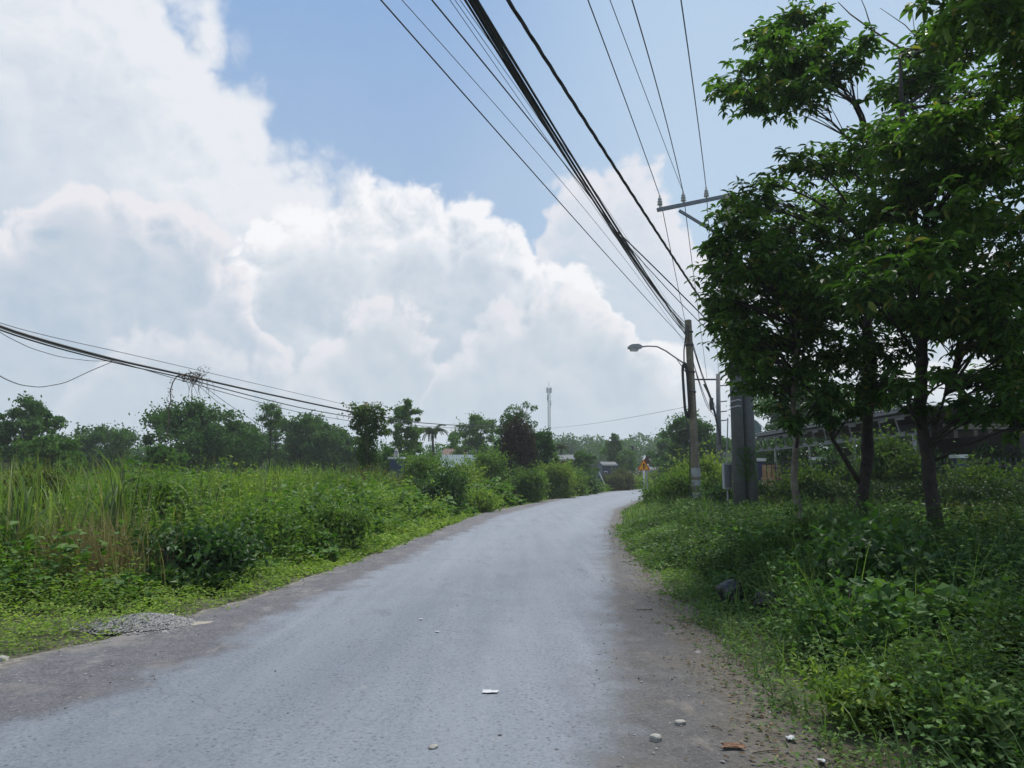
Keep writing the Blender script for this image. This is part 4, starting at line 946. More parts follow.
blB = BLB([(905, 95, 36), (940, 90, 40), (975, 110, 42), (1010, 90, 40), (895, 140, 34), (930, 150, 40), (965, 165, 42), (1005, 160, 44), (900, 195, 36), (940, 215, 42), (985, 220, 44), (1020, 230, 40), (895, 250, 38), (930, 270, 40), (970, 285, 42), (1012, 290, 40), (900, 305, 36), (940, 330, 36), (985, 340, 36), (1020, 345, 34), (905, 350, 28), (905, 385, 18), (960, 380, 20), (990, 385, 22), (1020, 130, 40), (880, 210, 30), (885, 165, 30), (920, 180, 36), (955, 120, 38), (985, 175, 40), (955, 245, 40), (1005, 330, 36), (945, 300, 38), (915, 255, 34), (1010, 410, 24), (985, 415, 18), (965, 402, 16), (890, 400, 14), (910, 408, 14), (1030, 425, 26), (872, 385, 16), (1000, 380, 30), (1015, 370, 30), (985, 310, 36), (1020, 395, 28), (870, 290, 34), (950, 50, 38), (990, 40, 38), (915, 55, 26)], YB, 1.6)
extraB = [(np.array([tuple(P(930, 380, YB)), tuple(P(922, 280, YB)), tuple(P(908, 190, YB)), tuple(P(902, 110, YB)), tuple(P(900, 60, YB))]), .09, .03),
          (np.array([tuple(P(930, 420, YB)), tuple(P(945, 395, YB)), tuple(P(955, 375, YB)), tuple(P(966, 350, YB))]), .03, .015)]
big_tree('tree with thick dark trunk and heavy crown beside the house', baseB, P(928, 200, YB), blB, .118, 'bark', extra=[(e, a * .8, b_ * .8) for e, a, b_ in extraB], L=.165)
YC = 8.0
baseC = Vector((7.6, 8.6, -.1))
blC = BLB([(985, 10, 48), (1020, 40, 60), (1050, -10, 70), (940, -18, 40), (1060, 90, 60), (1000, -50, 60), (1080, 20, 70), (1050, 150, 40)], YC, .8)
big_tree('tree whose lowest leafy bough hangs into the upper corner', baseC, Vector((7.2, 8.4, 8.2)), blC, .2, 'bark', L=.16)
# bare dead branch between the crowns
t = thing('dead_branch', 'bare dead branch sticking out above the crowns', 'branch', tuple(P(960, 62, 12.4)))
tb = MB()
tb.tube([tuple(P(u, v, 12.4)) for u, v in [(965, 56), (930, 52), (900, 48), (872, 30), (850, 14), (838, 2)]], np.linspace(.03, .006, 6), 6)
for a_ in ([(930, 52), (905, 25), (880, 8)], [(900, 48), (870, 55), (850, 48)], [(872, 30), (865, 8), (858, -8)], [(930, 52), (915, 35), (912, 10)], [(880, 35), (850, 40), (832, 33)]):
    tb.tube([tuple(P(u, v, 12.4)) for u, v in a_], np.linspace(.012, .004, len(a_)), 5)
part('twig', tb, M['twig'], t)

# ------------------------------------------------------------------ poles and wires
YP = 32.0
bp = P(697, 478, YP); bp.z = 0; tp = P(688, 320, YP)
t = thing('utility_pole', 'weathered brownish utility pole carrying the street lamp', 'utility pole', tuple(bp))
mb = MB(); mb.tube([(bp.x, YP, -.2), tuple(tp)], [.19, .15], 4); part('shaft', mb, M['oldpole'], t)
mb = MB()
def onpole(v, Y=YP, b=bp, tt=tp):
    z = P(697, v, Y).z; f_ = z / tt.z; return Vector((b.x + (tt.x - b.x) * f_, Y, z))
for v0, v1 in ((468, 477), (480, 486), (492, 498)):
    mb = MB(); mb.tube([tuple(onpole(v0)), tuple(onpole(v1))], .196, 4); part('painted_band', mb, M['greypaint'], t)
for v in (332, 345, 372, 392):
    mb = MB(); mb.tube([tuple(onpole(v) + Vector((0, 0, -.03))), tuple(onpole(v) + Vector((0, 0, .03)))], .20, 8); part('clamp', mb, M['darksteel'], t)
# street lamp
a0 = onpole(366) + Vector((-.14, -.08, 0)); t = thing('street_lamp', 'street lamp on a bent arm reaching over the road', 'street lamp', tuple(a0))
mb = MB(); arm = [a0, P(676, 358, YP - .1), P(666, 351, YP - .15), P(657, 346.5, YP - .2), P(648, 346, YP - .2), P(640, 347, YP - .2)]
mb.tube([tuple(p) for p in arm], .035, 8); mb.tube([tuple(a0 + Vector((0, 0, -.4))), tuple(P(676, 358, YP - .1))], .02, 6); part('arm', mb, M['greypaint'], t, True)
h0, h1 = P(641.5, 347.2, YP - .2), P(628, 347.5, YP - .2)
mb = MB(); ax = (h1 - h0); n_ = 9
fr = lambda x, d, y: h0 + ax * x + Vector((0, d, y))
mb.prism([(0, -.05), (0, .06), (.25, .13), (.75, .12), (1, .04), (1, -.05)], -.15, .15, fr); hd = part('lamp_head', mb, M['greypaint'], t)
mb = MB(); mb.prism([(.12, -.055), (.9, -.055), (.78, -.16), (.3, -.17)], -.12, .12, fr); part('lens', mb, M['lens'], hd)
# cable coil
cc = onpole(390) + Vector((-.30, -.15, 0)); t = thing('cable_coil', 'long black coil of spare cable hung on the lamp pole', 'cable coil', tuple(cc))
mb = MB(); zt, zb_ = P(685, 364, YP).z, P(685, 417, YP).z
for k in range(9):
    ox, oy, sc_ = rng.normal() * .03, rng.normal() * .05, rng.uniform(.85, 1.05); pts_ = []
    for q in range(33):
        a = q / 32 * 6.283; xx = math.sin(a); zz_ = math.cos(a); zz_ = math.copysign(abs(zz_) ** .35, zz_)
        pts_.append((cc.x + ox + .10 * sc_ * xx + .08 * (zz_ - 1) * -.5, cc.y + oy, (zt + zb_) / 2 + (zt - zb_) / 2 * zz_ * sc_))
    mb.tube(pts_, .025, 5, cap=False)
part('loop', mb, M['cable'], t, True)
mb = MB(); mb.tube([tuple(P(685.5, 415, YP - .2)), tuple(P(690, 440, YP - .25)), tuple(P(690, 512, YP - .25))], .03, 6); part('tail', mb, M['cable'], t)
mb = MB(); mb.tube([tuple(P(687, 325, YP - .2)), tuple(P(684, 350, YP - .2)), tuple(P(684, 366, YP - .2))], .03, 6); part('tail', mb, M['cable'], t)

# twin concrete poles
YT = 25.5
for lab, ub, ut, arm_ in (('concrete utility pole with steel crossarm and three insulators', 739, 729, True), ('plain concrete pole standing against the crossarm pole', 751.5, 742, False)):
    b0 = P(ub, 478, YT + (0 if arm_ else .12)); b0.z = 0; t0 = P(ut, 196 if arm_ else 290, b0.y)
    t = thing('utility_pole', lab, 'utility pole', tuple(b0))
    mb = MB(); mb.tube([(b0.x, b0.y, -.2), tuple(t0)], [.215, .185], 14); part('shaft', mb, M['concrete'], t, True)
    on = lambda v: (lambda z: Vector((b0.x + (t0.x - b0.x) * z / t0.z, b0.y, z)))(P(ub, v, b0.y).z)
    if arm_:
        e0, e1 = P(657.5, 210, YT - .55), P(712, 199, YT + .1)
        mb = MB(); mb.beam(e0, e1 + (e1 - e0) * .45, .10, .13); part('crossarm', mb, M['steel'], t)
        mb = MB(); mb.beam(P(679, 210.5, YT - .4), on(245) + Vector((0, -.24, 0)), .07, .09); part('brace', mb, M['steel'], t)
        for u_, v_ in ((660, 208), (683.5, 204), (706.5, 199.5)):
            ip = P(u_, v_, YT - .35 + .45 * (u_ - 660) / 46); mb = MB()
            mb.lathe([(.03, 0), (.03, .10), (.09, .11), (.095, .15), (.05, .18), (.085, .20), (.09, .24), (.045, .27), (.07, .29), (.07, .33), (.04, .36), (.03, .46), (.001, .48)], tuple(ip), 12); part('insulator', mb, M['ceramic'], t, True)
    else:
        pass
    if arm_:
        for v in (386, 394, 401, 407, 297):
            p = on(v); mb = MB(); mb.tube([(p.x + .214 * math.cos(a), p.y + .214 * math.sin(a), p.z + .02 * math.sin(3 * a)) for a in np.linspace(3.2, 5.2, 9)], .014, 5); part('wire_tie', mb, M['white'], t)
    # creeper on the pole
    mb = MB()
    for v in (452, 458, 464, 470, 476):
        blob_leaves(mb, on(v) + Vector((.1 if arm_ else -.05, -.2, 0)), (.22, .12, .2), 46, .10)
    part('vine_foliage', mb, M['vine'], t)
# meter box beside them
pb = P(727, 476, YT + .4); t = thing('meter_box', 'tall narrow grey meter box fixed beside the twin poles', 'meter box', tuple(pb))
mb = MB(); mb.box(tuple(pb), (.27, .22, .86)); part('case', mb, M['greypaint'], t)
mb = MB(); mb.box((pb.x, pb.y - .115, pb.z), (.22, .02, .76)); part('door', mb, M['steel'], t)
mb = MB(); mb.tube([(pb.x, pb.y, -.1), (pb.x, pb.y, pb.z - .43)], .03, 8); part('conduit', mb, M['greypaint'], t); mb = MB(); mb.tube([(pb.x, pb.y, pb.z + .43), (pb.x + .1, pb.y, pb.z + 2)], .02, 6); part('conduit', mb, M['greypaint'], t)
# distant thin pole with crossarm
YK = 60.0
b0 = P(719, 478, YK); b0.z = 0; t0 = P(718, 374, YK)
t = thing('utility_pole', 'thin grey distant utility pole with a short crossarm', 'utility pole', tuple(b0))
mb = MB(); mb.tube([(b0.x, YK, -.2), tuple(t0)], [.24, .16], 10); part('shaft', mb, M['concrete'], t, True)
mb = MB(); mb.beam(P(695, 379.5, YK), P(722, 379.5, YK), .1, .12); part('crossarm', mb, M['darksteel'], t)
for v in (386, 402, 412, 421):
    mb = MB(); mb.beam(P(719, v, YK), P(727, v - 1, YK), .08, .08); part('bracket', mb, M['darksteel'], t)
mb = MB(); mb.tube([tuple(P(u, v, YK - .3)) for u, v in [(704, 384), (708, 392), (712, 402), (716, 418), (719, 432), (720, 445)]], .09, 6); mb.tube([tuple(P(u, v, YK - .3)) for u, v in [(711.5, 398), (711, 404), (712.5, 410)]], .16, 6); part('cable_run', mb, M['cable'], t)
# far black pole by the bend
p0 = P(632.5, 478, 130); t = thing('utility_pole', 'small black pole near the far bend of the road', 'utility pole', (p0.x, 130, 0))
mb = MB(); mb.tube([(p0.x, 130, -.2), tuple(P(632.5, 448, 130))], [.2, .16], 8); part('shaft', mb, M['darkin'], t)
mb = MB(); mb.lathe([(.25, 0), (.25, .4), (.05, .5)], tuple(P(632.5, 448, 130)), 8); part('cap', mb, M['darkin'], t)

def wire(name, label, cat, A, Bp, mid, r, mat, group=None, t0=-.7, n=40, twisted=False, t1=1.0, r1=None):
    """hanging wire through A and B; sag chosen so that it passes the pixel mid"""
    A = Vector(A); Bp = Vector(Bp); best = None
    f_ = lambda k, s_: A + (Bp - A) * s_ - Vector((0, 0, k * s_ * (1 - s_)))
    if mid is None: k = .4
    else:
        for k in np.linspace(-1.5, 6, 151):
            e = min((pix(f_(k, s_))[0] - mid[0]) ** 2 + (pix(f_(k, s_))[1] - mid[1]) ** 2 for s_ in np.linspace(.02, .98, 60))
            if best is None or e < best[0]: best = (e, k)
        k = best[1]
    ts = np.linspace(t0, t1, n); pp = [f_(k, s_) for s_ in ts]
    mb = MB(); loc = pp[-1]
    if twisted:
        ts = np.linspace(t0, t1, 150); pp = [f_(k, s_) for s_ in ts]
        for q in range(3):
            mb.tube([tuple(p + Vector((math.cos(j * .9 + q * 2.094) * r * .55, 0, math.sin(j * .9 + q * 2.094) * r * .55))) for j, p in enumerate(pp)], r * .6, 6)
    else: mb.tube([tuple(p) for p in pp], r, 6)
    o = link(name, mb.mesh(name, True, loc), mat); o.location = loc
    return tag(o, label, cat, group)
GW = 'overhead cables crossing above the road'
def WZ(u, z): return PZ(u, 0, z)
hook = onpole(330)
wire('overhead_cable', 'thin black cable, outermost and lowest of those crossing the sky', 'cable', WZ(381, 6.9), onpole(345), (540, 180), .010, M['cable'], GW)
wire('overhead_cable', 'faint thin wire just inside the outermost cable', 'cable', WZ(402, 7.0), onpole(352), (540, 158), .005, M['cable'], GW)
wire('overhead_cable', 'medium black cable separate from the thick bundle', 'cable', WZ(432, 7.1), onpole(340), (540, 135), .011, M['cable'], GW)
for u_, m_ in ((450, (540, 125)), (455, (540, 121)), (460, (540, 117))):
    wire('overhead_cable', 'hairline grey wire running beside the thick bundle', 'cable', WZ(u_, 7.15), onpole(338), m_, .0045, M['wire'], GW)
for q, (u_, m_, r_) in enumerate(((465, (600, 212), .016), (469, (600, 208), .02), (473, (601, 206), .022), (477, (602, 204), .02), (471, (598, 210), .016), (475, (603, 207), .014))):
    wire('bundle_cable', 'black cable of the thick bundle running to the lamp pole', 'cable', WZ(u_, 7.2 + .03 * (q % 3)), onpole(326 + 3 * q), m_, r_, M['cable'], 'cables of the thick bundle')
wire('twisted_cable', 'thick twisted black cable standing apart from the bundle', 'cable', WZ(508, 7.6), P(734, 348, YT), (620, 175), .028, M['cable'], GW, twisted=True)
wire('overhead_cable', 'black cable branching from the bundle towards the twin poles', 'cable', P(618, 232, 22), P(738, 352, YT), (655, 268), .02, M['cable'], GW, t0=0)
wire('overhead_cable', 'second black cable branching from the bundle below the first', 'cable', P(620, 236, 22.5), P(740, 360, YT), (655, 275), .013, M['cable'], GW, t0=0)
HV = 'bare power wires on the crossarm'
ins = {u_: P(u_, v_, YT - .35 + .45 * (u_ - 660) / 46) + Vector((0, 0, .44)) for u_, v_ in ((660, 208), (683.5, 204), (706.5, 199.5))}
wire('power_wire', 'bare power wire tied to the outer insulator', 'wire', PZ(588, 0, 10.6), ins[660], (628, 108), .013, M['wire'], HV)
wire('power_wire', 'bare power wire, thinner of two tied to the middle insulator', 'wire', PZ(610, 0, 10.8), ins[683.5], (650, 105), .009, M['wire'], HV)
wire('power_wire', 'bare power wire, thicker of two tied to the middle insulator', 'wire', PZ(632, 0, 10.8), ins[683.5], (662, 105), .014, M['wire'], HV)
wire('power_wire', 'bare power wire tied to the insulator nearest the leaves', 'wire', PZ(681, 0, 10.9), ins[706.5], (694, 92), .014, M['wire'], HV)
for u_, ue, w_ in ((660, 697, 'outer'), (683.5, 707, 'middle'), (706.5, 719, 'innermost')):
    wire('power_wire', f'bare power wire leading on from the {w_} insulator to the distant pole', 'wire', ins[u_], P(ue, 378, YK), None, .014, M['wire'], HV, t0=0)
GF = 'cables running on past the lamp pole'
for q, (v0, ue, ve, k) in enumerate(((328, 712, 400, .5), (332, 714, 404, .8), (336, 716, 408, .3), (345, 712, 412, 1.4), (350, 716, 418, 1.0))):
    A = onpole(v0); Bq = P(ue, ve, YK); pp = [A + (Bq - A) * s_ - Vector((0, 0, 4 * k * s_ * (1 - s_) * .5)) for s_ in np.linspace(0, 1, 20)]
    mb = MB(); mb.tube([tuple(p) for p in pp], .02, 5); o = link('slack_cable', mb.mesh('slack_cable', True, A), M['cable']); o.location = A
    tag(o, 'slack black cable running from the lamp pole to the distant thin pole', 'cable', GF)
# faint far lines across the sky beyond the mast
for lab, a_, b_ in (('faint wire crossing the low sky, upper of two beyond the mast', (552, 428), (690, 406)), ('faint wire crossing the low sky, lower of two beyond the mast', (556, 446), (690, 428))):
    A, Bq = P(a_[0], a_[1], 140), P(b_[0], b_[1], 70); mb = MB(); mb.tube([tuple(A + (Bq - A) * s_ - Vector((0, 0, 1.2 * s_ * (1 - s_)))) for s_ in np.linspace(0, 1, 14)], .018, 4)
    o = link('far_wire', mb.mesh('far_wire', True, A), M['wire']); o.location = A; tag(o, lab, 'wire')
# cables on the left, coming from beyond the frame to the vine pole
GL = 'cables running to the vine pole'
def leftwire(label, px_, r, Yend=42, name='field_cable', ext=True):
    pp = []
    for u, v, Y in px_: pp.append(np.array(tuple(P(u, v, Y))))
    pp = np.array(pp)
    if ext: pp = np.vstack([pp[0] + (pp[0] - pp[1]) * 3.0 + np.array((0, 0, .6)), pp])
    # smooth
    s_ = np.linspace(0, len(pp) - 1, 40); q = np.stack([np.interp(s_, np.arange(len(pp)), pp[:, k]) for k in range(3)], 1)
    for _ in range(3): q[1:-1] = (q[:-2] + q[1:-1] * 2 + q[2:]) / 4
    mb = MB(); mb.tube(q, r, 6); o = link(name, mb.mesh(name, True, q[-1]), M['cable']); o.location = q[-1]
    return tag(o, label, 'cable', GL)
leftwire('thick black cable, main one of those sagging across the field to the vine pole', [(0, 327.5, 20), (60, 345, 22), (120, 361, 25), (180, 374, 28), (240, 388, 32), (300, 401, 37), (357, 413, 42)], .042)
leftwire('black cable twisted close below the main field cable', [(0, 331, 20.1), (60, 349, 22), (120, 364, 25), (180, 377, 28), (240, 393, 32), (300, 408, 37), (357, 418, 42)], .022)
leftwire('black cable lowest of those tied along the field cables', [(0, 329, 19.8), (60, 347, 21.8), (120, 362.5, 24.8), (180, 380, 27.8), (240, 397, 32), (300, 413, 37), (357, 422, 42)], .014)
leftwire('thin wire running just above the main field cable', [(0, 324, 20), (60, 339, 22), (120, 352, 25), (180, 366, 28), (240, 380, 32), (300, 394, 37), (360, 408, 42)], .010)
leftwire('loose wire peeling off below the field cables, upper of two', [(0, 333, 19), (30, 348, 20), (60, 357, 21.5), (90, 361, 23), (115, 361, 25)], .009)
leftwire('loose wire hanging in a low loop under the field cables', [(0, 377, 19), (20, 385, 20), (40, 387.5, 21), (65, 383, 22), (90, 371, 23.5), (112, 362, 25)], .012)
leftwire('sagging drop wire slanting down from the creeper tangle', [(190, 378, 28), (215, 400, 30), (245, 422, 33), (275, 440, 37)], .009, ext=False)
leftwire('second drop wire slanting down beside the first from the tangle', [(194, 379, 28), (225, 402, 30), (258, 424, 33), (290, 440, 37)], .009, ext=False)
leftwire('black cable leaving the vine pole towards the creeper wrapped tree', [(372, 415, 42), (410, 422, 47), (450, 425, 54), (490, 426, 62), (530, 430, 72), (560, 436, 85)], .03, ext=False)
leftwire('thin cable under the one leaving the vine pole', [(372, 421, 42), (410, 425, 47), (450, 428, 54), (490, 430, 62), (530, 434, 72)], .016, ext=False)
# creeper tangle on the wires
c = P(191, 377, 28); t = thing('creeper_tangle', 'dead creeper tangle clinging to the field cables with long hanging stems', 'creeper', tuple(c))
mb = MB()
for q in range(24):
    a = c + Vector((rng.normal() * .26, rng.normal() * .10, rng.normal() * .07)); e = a + Vector((rng.normal() * .26, rng.normal() * .12, rng.normal() * .13))
    mb.tube(bezier(a, e, (rng.normal() * .12, 0, rng.normal() * .12), 7), .010, 4)
for q in range(12):
    a = c + Vector((rng.uniform(-.3, .7), 0, -.05)); e = a + Vector((rng.normal() * .25, 0, -rng.uniform(.4, 1.5))); mb.tube(bezier(a, e, (rng.normal() * .12, 0, 0), 6), np.linspace(.010, .004, 6), 4)
mb.tube([tuple(P(u, v, 28)) for u, v in [(186, 374), (177, 376), (173, 382), (170, 392), (171, 400), (168, 410), (169, 420), (167, 436)]], .022, 5)
part('stem', mb, M['twig'], t)
mb = MB(); blob_leaves(mb, c, (.5, .15, .22), 130, .09); blob_leaves(mb, P(170, 396, 28), (.12, .1, .7), 46, .09); blob_leaves(mb, P(203, 369, 28), (.3, .1, .16), 16, .09); part('foliage', mb, M['deadvine'], t)

# ------------------------------------------------------------------ mast
YM = 200.0
p0 = P(549.5, 478, YM); ztop = P(549.5, 388, YM).z
t = thing('lattice_mast', 'tall pale lattice mast with antennas behind the trees', 'mast', (p0.x, YM, 0))
mb = MB(); cn = [(-.32, -.2), (.32, -.2), (0, .35)]
for dx, dy in cn: mb.tube([(p0.x + dx, YM + dy, 0), (p0.x + dx, YM + dy, ztop)], .06, 5)
zs = np.arange(0, ztop - .5, .8)
for k, z in enumerate(zs):
    for a in range(3):
        q = cn[a]; q2 = cn[(a + 1) % 3]; mb.beam((p0.x + q[0], YM + q[1], z), (p0.x + q2[0], YM + q2[1], z + .8), .05, .05)
part('frame', mb, M['steel'], t)
for dx, dy, z in ((-.55, 0, -.6), (.55, 0, -.6), (0, -.5, -.9), (-.35, .3, -2.6), (.4, -.2, -4.2)):
    mb = MB(); mb.box((p0.x + dx, YM + dy, ztop + z), (.32, .2, 1.5)); part('antenna', mb, M['white'], t)
mb = MB(); mb.tube([(p0.x, YM, ztop), (p0.x, YM, ztop + 1.6)], .05, 5); part('lightning_rod', mb, M['steel'], t)

# ------------------------------------------------------------------ warning sign
YS = 45.0
s0 = P(644, 478, YS); s0.z = 0; sc_ = P(643.5, 466, YS)
t = thing('warning_sign', 'yellow triangular warning sign with red border on a white post', 'road sign', tuple(s0))
mb = MB(); mb.tube([(s0.x, YS, -.1), (sc_.x, YS, sc_.z + .3)], .05, 8); po = part('post', mb, M['white'], t, True)
mb = MB(); mb.tube([(s0.x, YS, -.1), (s0.x, YS, .75)], .062, 8); part('band', mb, M['greypaint'], po, True)
def tri(sz, rnd=.12):
    pts_ = []
    for k in range(3):
        a = math.pi / 2 + k * 2.0944; cxx, czz = math.cos(a) * sz * (1 - rnd), math.sin(a) * sz * (1 - rnd)
        for q in np.linspace(-1.0, 1.0, 5): pts_.append((cxx + math.cos(a + q) * sz * rnd, czz + math.sin(a + q) * sz * rnd))
    return pts_
fr = lambda x, d, y: Vector((sc_.x + x, YS - .07 + d, sc_.z - .03 + y))
mb = MB(); mb.prism(tri(.40), -.012, .012, fr); part('plate', mb, M['red'], t)
mb = MB(); mb.prism(tri(.325), -.018, -.013, fr); part('sign_face', mb, M['yellow'], t)
mb = MB(); mb.prism([(-.035, -.14), (.035, -.14), (.035, .10), (-.035, .10)], -.024, -.019, fr); mb.prism([(-.085, .08), (.085, .08), (0, .21)], -.024, -.019, fr); mb.prism([(.04, -.06), (.13, -.01), (.13, .04), (.04, -.01)], -.024, -.019, fr); part('symbol', mb, M['black'], t)
p = P(646.5, 461, 52); p1 = Vector((p.x, 52, 0)); t = thing('road_sign', 'dull reddish sign back standing just behind the yellow triangle', 'road sign', tuple(p1))
mb = MB(); mb.tube([(p.x, 52, -.1), tuple(p)], .045, 8); part('post', mb, M['greypaint'], t)
fr2 = lambda x, d, y: Vector((p.x + x, 51.93 + d, p.z + y)); mb = MB(); mb.prism(tri(.34), -.01, .01, fr2); part('plate', mb, M['terracotta'], t)

# ------------------------------------------------------------------ buildings
def corr_roof(mb, c, sx, sy, rz=0, tilt=0, pitch=.25, amp=.025, tiltx=0):
    n = int(sx / pitch * 4); xs_ = np.linspace(-sx / 2, sx / 2, n + 1); z = amp * np.sin(xs_ / pitch * 6.283)
    from mathutils import Euler
    e = Euler((tilt, tiltx, rz)).to_matrix(); V = []
    for dz in (0, -.03):
        for yy in (-sy / 2, sy / 2):
            for x_, z_ in zip(xs_, z): V.append(tuple(e @ Vector((x_, yy, z_ + dz)) + Vector(c)))
    k = n + 1; Q = []
    for q in range(n): Q += [(q, q + 1, k + q + 1, k + q), (2 * k + q + 1, 2 * k + q, 3 * k + q, 3 * k + q + 1), (q, 2 * k + q, 2 * k + q + 1, q + 1), (k + q + 1, 3 * k + q + 1, 3 * k + q, k + q)]
    mb.add(V, None, Q)
# navy pillar
p = P(396.5, 478, 50); zt = P(396, 459, 50).z
t = thing('gate_pillar', 'narrow navy clad pillar with a flat white cap above the bushes', 'pillar', (p.x, 50, 0))
mb = MB(); mb.box((p.x, 50, zt / 2), (.84, .84, zt)); part('body', mb, M['navy'], t)
mb = MB(); mb.box((p.x, 50, zt + .06), (1.05, 1.05, .14)); part('cap', mb, M['white'], t)
mb = MB(); mb.box((p.x - .05, 50, zt + .28), (.3, .3, .3)); mb.lathe([(.12, .43), (.14, .55), (.02, .72)], (p.x - .05, 50, zt), 10); part('ornament', mb, M['plaster'], t)
p2 = P(405, 478, 51); t = thing('brick_post', 'dark red brick post right beside the navy pillar', 'post', (p2.x, 51, 0)); mb = MB(); mb.box((p2.x, 51, 1.3), (.36, .36, 2.6)); part('body', mb, M['redshed'], t); mb = MB(); mb.box((p2.x, 51, 2.66), (.44, .44, .1)); part('cap', mb, M['redshed'], t)
def house(label, u0, u1, Y, eave_v, ridge_v, wall, roof, dp=6.0, windows=True, cat='house', name='house'):
    a, b_ = P(u0, 478, Y), P(u1, 478, Y); w = b_.x - a.x; cx = (a.x + b_.x) / 2; ze = P(u0, eave_v, Y).z; zr = P(u0, ridge_v, Y + dp / 2).z
    t = thing(name, label, cat, (cx, Y, 0))
    mb = MB(); mb.box((cx, Y + dp / 2, ze / 2), (w * .94, dp, ze)); part('wall', mb, wall, t)
    ro = MB(); sl = math.hypot(dp / 2 + .4, zr - ze); an = math.atan2(zr - ze, dp / 2 + .4)
    corr_roof(ro, (cx, Y + dp / 4 - .2, (ze + zr) / 2 + .04), w, sl, 0, an); corr_roof(ro, (cx, Y + dp * .75 + .2, (ze + zr) / 2 + .04), w, sl, 0, -an); part('roof', ro, roof, t)
    mb = MB(); mb.box((cx, Y - .42, ze - .04), (w, .05, .2)); part('fascia', mb, M['plaster'], t)
    for s_ in (-1, 1):
        mb = MB(); fr_ = lambda x, d, y: Vector((cx + s_ * w * .468 + d, Y + x, y)); mb.prism([(0, ze), (dp, ze), (dp / 2, zr - .02)], -.05, .05, fr_); part('gable', mb, wall, t)
    if windows:
        for f_ in (-.25, .25):
            mb = MB(); mb.box((cx + w * f_, Y - .02, ze * .55), (w * .2, .06, ze * .38)); wo = part('window', mb, M['white'], t); mb = MB(); mb.box((cx + w * f_, Y - .055, ze * .55), (w * .17, .02, ze * .32)); part('pane', mb, M['darkin'], wo)
    return t
house('low house with pale teal sheet roof behind the bushes', 438, 476, 80, 468, 455, M['teal'], M['teal'], 7)
house('house with terracotta roof behind the teal roofed house', 441, 466, 98, 458, 449, M['plaster'], M['terracotta'], 7)
house('rusty red shed with a pale roof edge beyond the bushes', 552, 585, 96, 459.5, 455, M['redshed'], M['greyroof'], 6, cat='shed', name='shed')
house('low shed with white roof edge beside the upright tree', 602, 618, 112, 465, 462, M['navy'], M['greyroof'], 6, cat='shed', name='shed')
house('grey roofed house seen past the warning sign', 650, 690, 125, 470, 461, M['plaster'], M['greyroof'], 9)
house('small white walled house peeping left of the distant thin pole', 704, 722, 75, 464, 456, M['plaster'], M['greyroof'], 5)
p = P(598, 478, 100); t = thing('tarp_fence', 'dark blue tarpaulin screen beside the leaning white pole', 'screen', (p.x, 100, 0))
mb = MB(); n_ = 13; V = []
for z in (0, 1.9):
    for q in range(n_): V.append((p.x + q * .22, 100 + .10 * math.sin(q * 1.3) + .02 * z, z + (.06 * math.sin(q * .7) if z else 0)))
V += [(x_, y_ + .04, z_) for x_, y_, z_ in V]
Q = [(q, q + 1, n_ + q + 1, n_ + q) for q in range(n_ - 1)] + [(2 * n_ + q + 1, 2 * n_ + q, 3 * n_ + q, 3 * n_ + q + 1) for q in range(n_ - 1)] + [(n_ + q, n_ + q + 1, 3 * n_ + q + 1, 3 * n_ + q) for q in range(n_ - 1)]
mb.add(V, None, Q); part('sheet', mb, M['tarp'], t)
for k in range(3):
    mb = MB(); mb.tube([(p.x + k * 1.3, 100.1, -.1), (p.x + k * 1.3, 100.1, 2.1)], .05, 6); part('post', mb, M['greypaint'], t)
t = thing('leaning_pole', 'short white pole leaning beside the blue tarpaulin', 'pole', tuple(P(604.5, 484, 95)))
mb = MB(); mb.tube([tuple(P(597.5, 469.5, 95)), tuple(P(605, 485, 95))], .09, 8); part('shaft', mb, M['white'], t)
mb = MB(); mb.lathe([(.11, 0), (.11, .15), (.02, .2)], tuple(P(597.5, 469.5, 95)), 8); part('cap', mb, M['white'], t)

# truss canopy on the right
XC, Y0, Y1 = 14.4, 46.0, 26.5
zt = P(755, 443, Y0).z + .15; dep = .72
t = thing('truss_canopy', 'open sided canopy with a pale steel truss along its roof edge', 'canopy', (XC, Y0, 0))
mb = MB(); mb.beam((XC, Y0, zt), (XC, Y1, zt), .10, .08); mb.beam((XC, Y0, zt - dep), (XC, Y1, zt - dep), .10, .08); n_ = 15
for q in range(n_ + 1):
    y = Y0 + (Y1 - Y0) * q / n_
    mb.beam((XC, y, zt - dep + .05), (XC, y + .32, zt - .05), .05, .06); mb.beam((XC, y + .32, zt - .05), (XC, y - .32, zt - .06), .04, .16); mb.beam((XC, y - .3, zt - dep + .05), (XC, y + .3, zt - dep + .06), .04, .16)
part('truss', mb, M['steel'], t)
mb = MB(); corr_roof(mb, (XC + 3.4, (Y0 + Y1) / 2, zt + .26), abs(Y0 - Y1) + .6, 7.4, math.pi / 2, 0, tiltx=0); part('roof', mb, M['greyroof'], t)
mb = MB(); mb.box((XC - .25, (Y0 + Y1) / 2, zt + .16), (.06, abs(Y0 - Y1) + .6, .14)); part('gutter', mb, M['steel'], t)
for q in range(5):
    y = Y0 + (Y1 - Y0) * (q + .02) / 4.1; mb = MB(); mb.tube([(XC, y, -.1), (XC, y, zt - dep)], .07, 8); part('post', mb, M['greypaint'], t)
mb = MB(); mb.box((XC + 3.6, (Y0 + Y1) / 2, 1.6), (.15, abs(Y0 - Y1), 3.2)); part('shade_backing', mb, M['darkin'], t)  # dark wall put in for the shaded space under the canopy roof
mb = MB(); fr_ = lambda x, d, y: Vector((XC - .1 + x, Y0 - .4 + d, zt + .2 + y)); mb.prism([(0, 0), (.85, 0), (.85, .75), (.45, 1.05), (0, 1.3)], -.03, .03, fr_); part('gable_panel', mb, M['teal'], t)
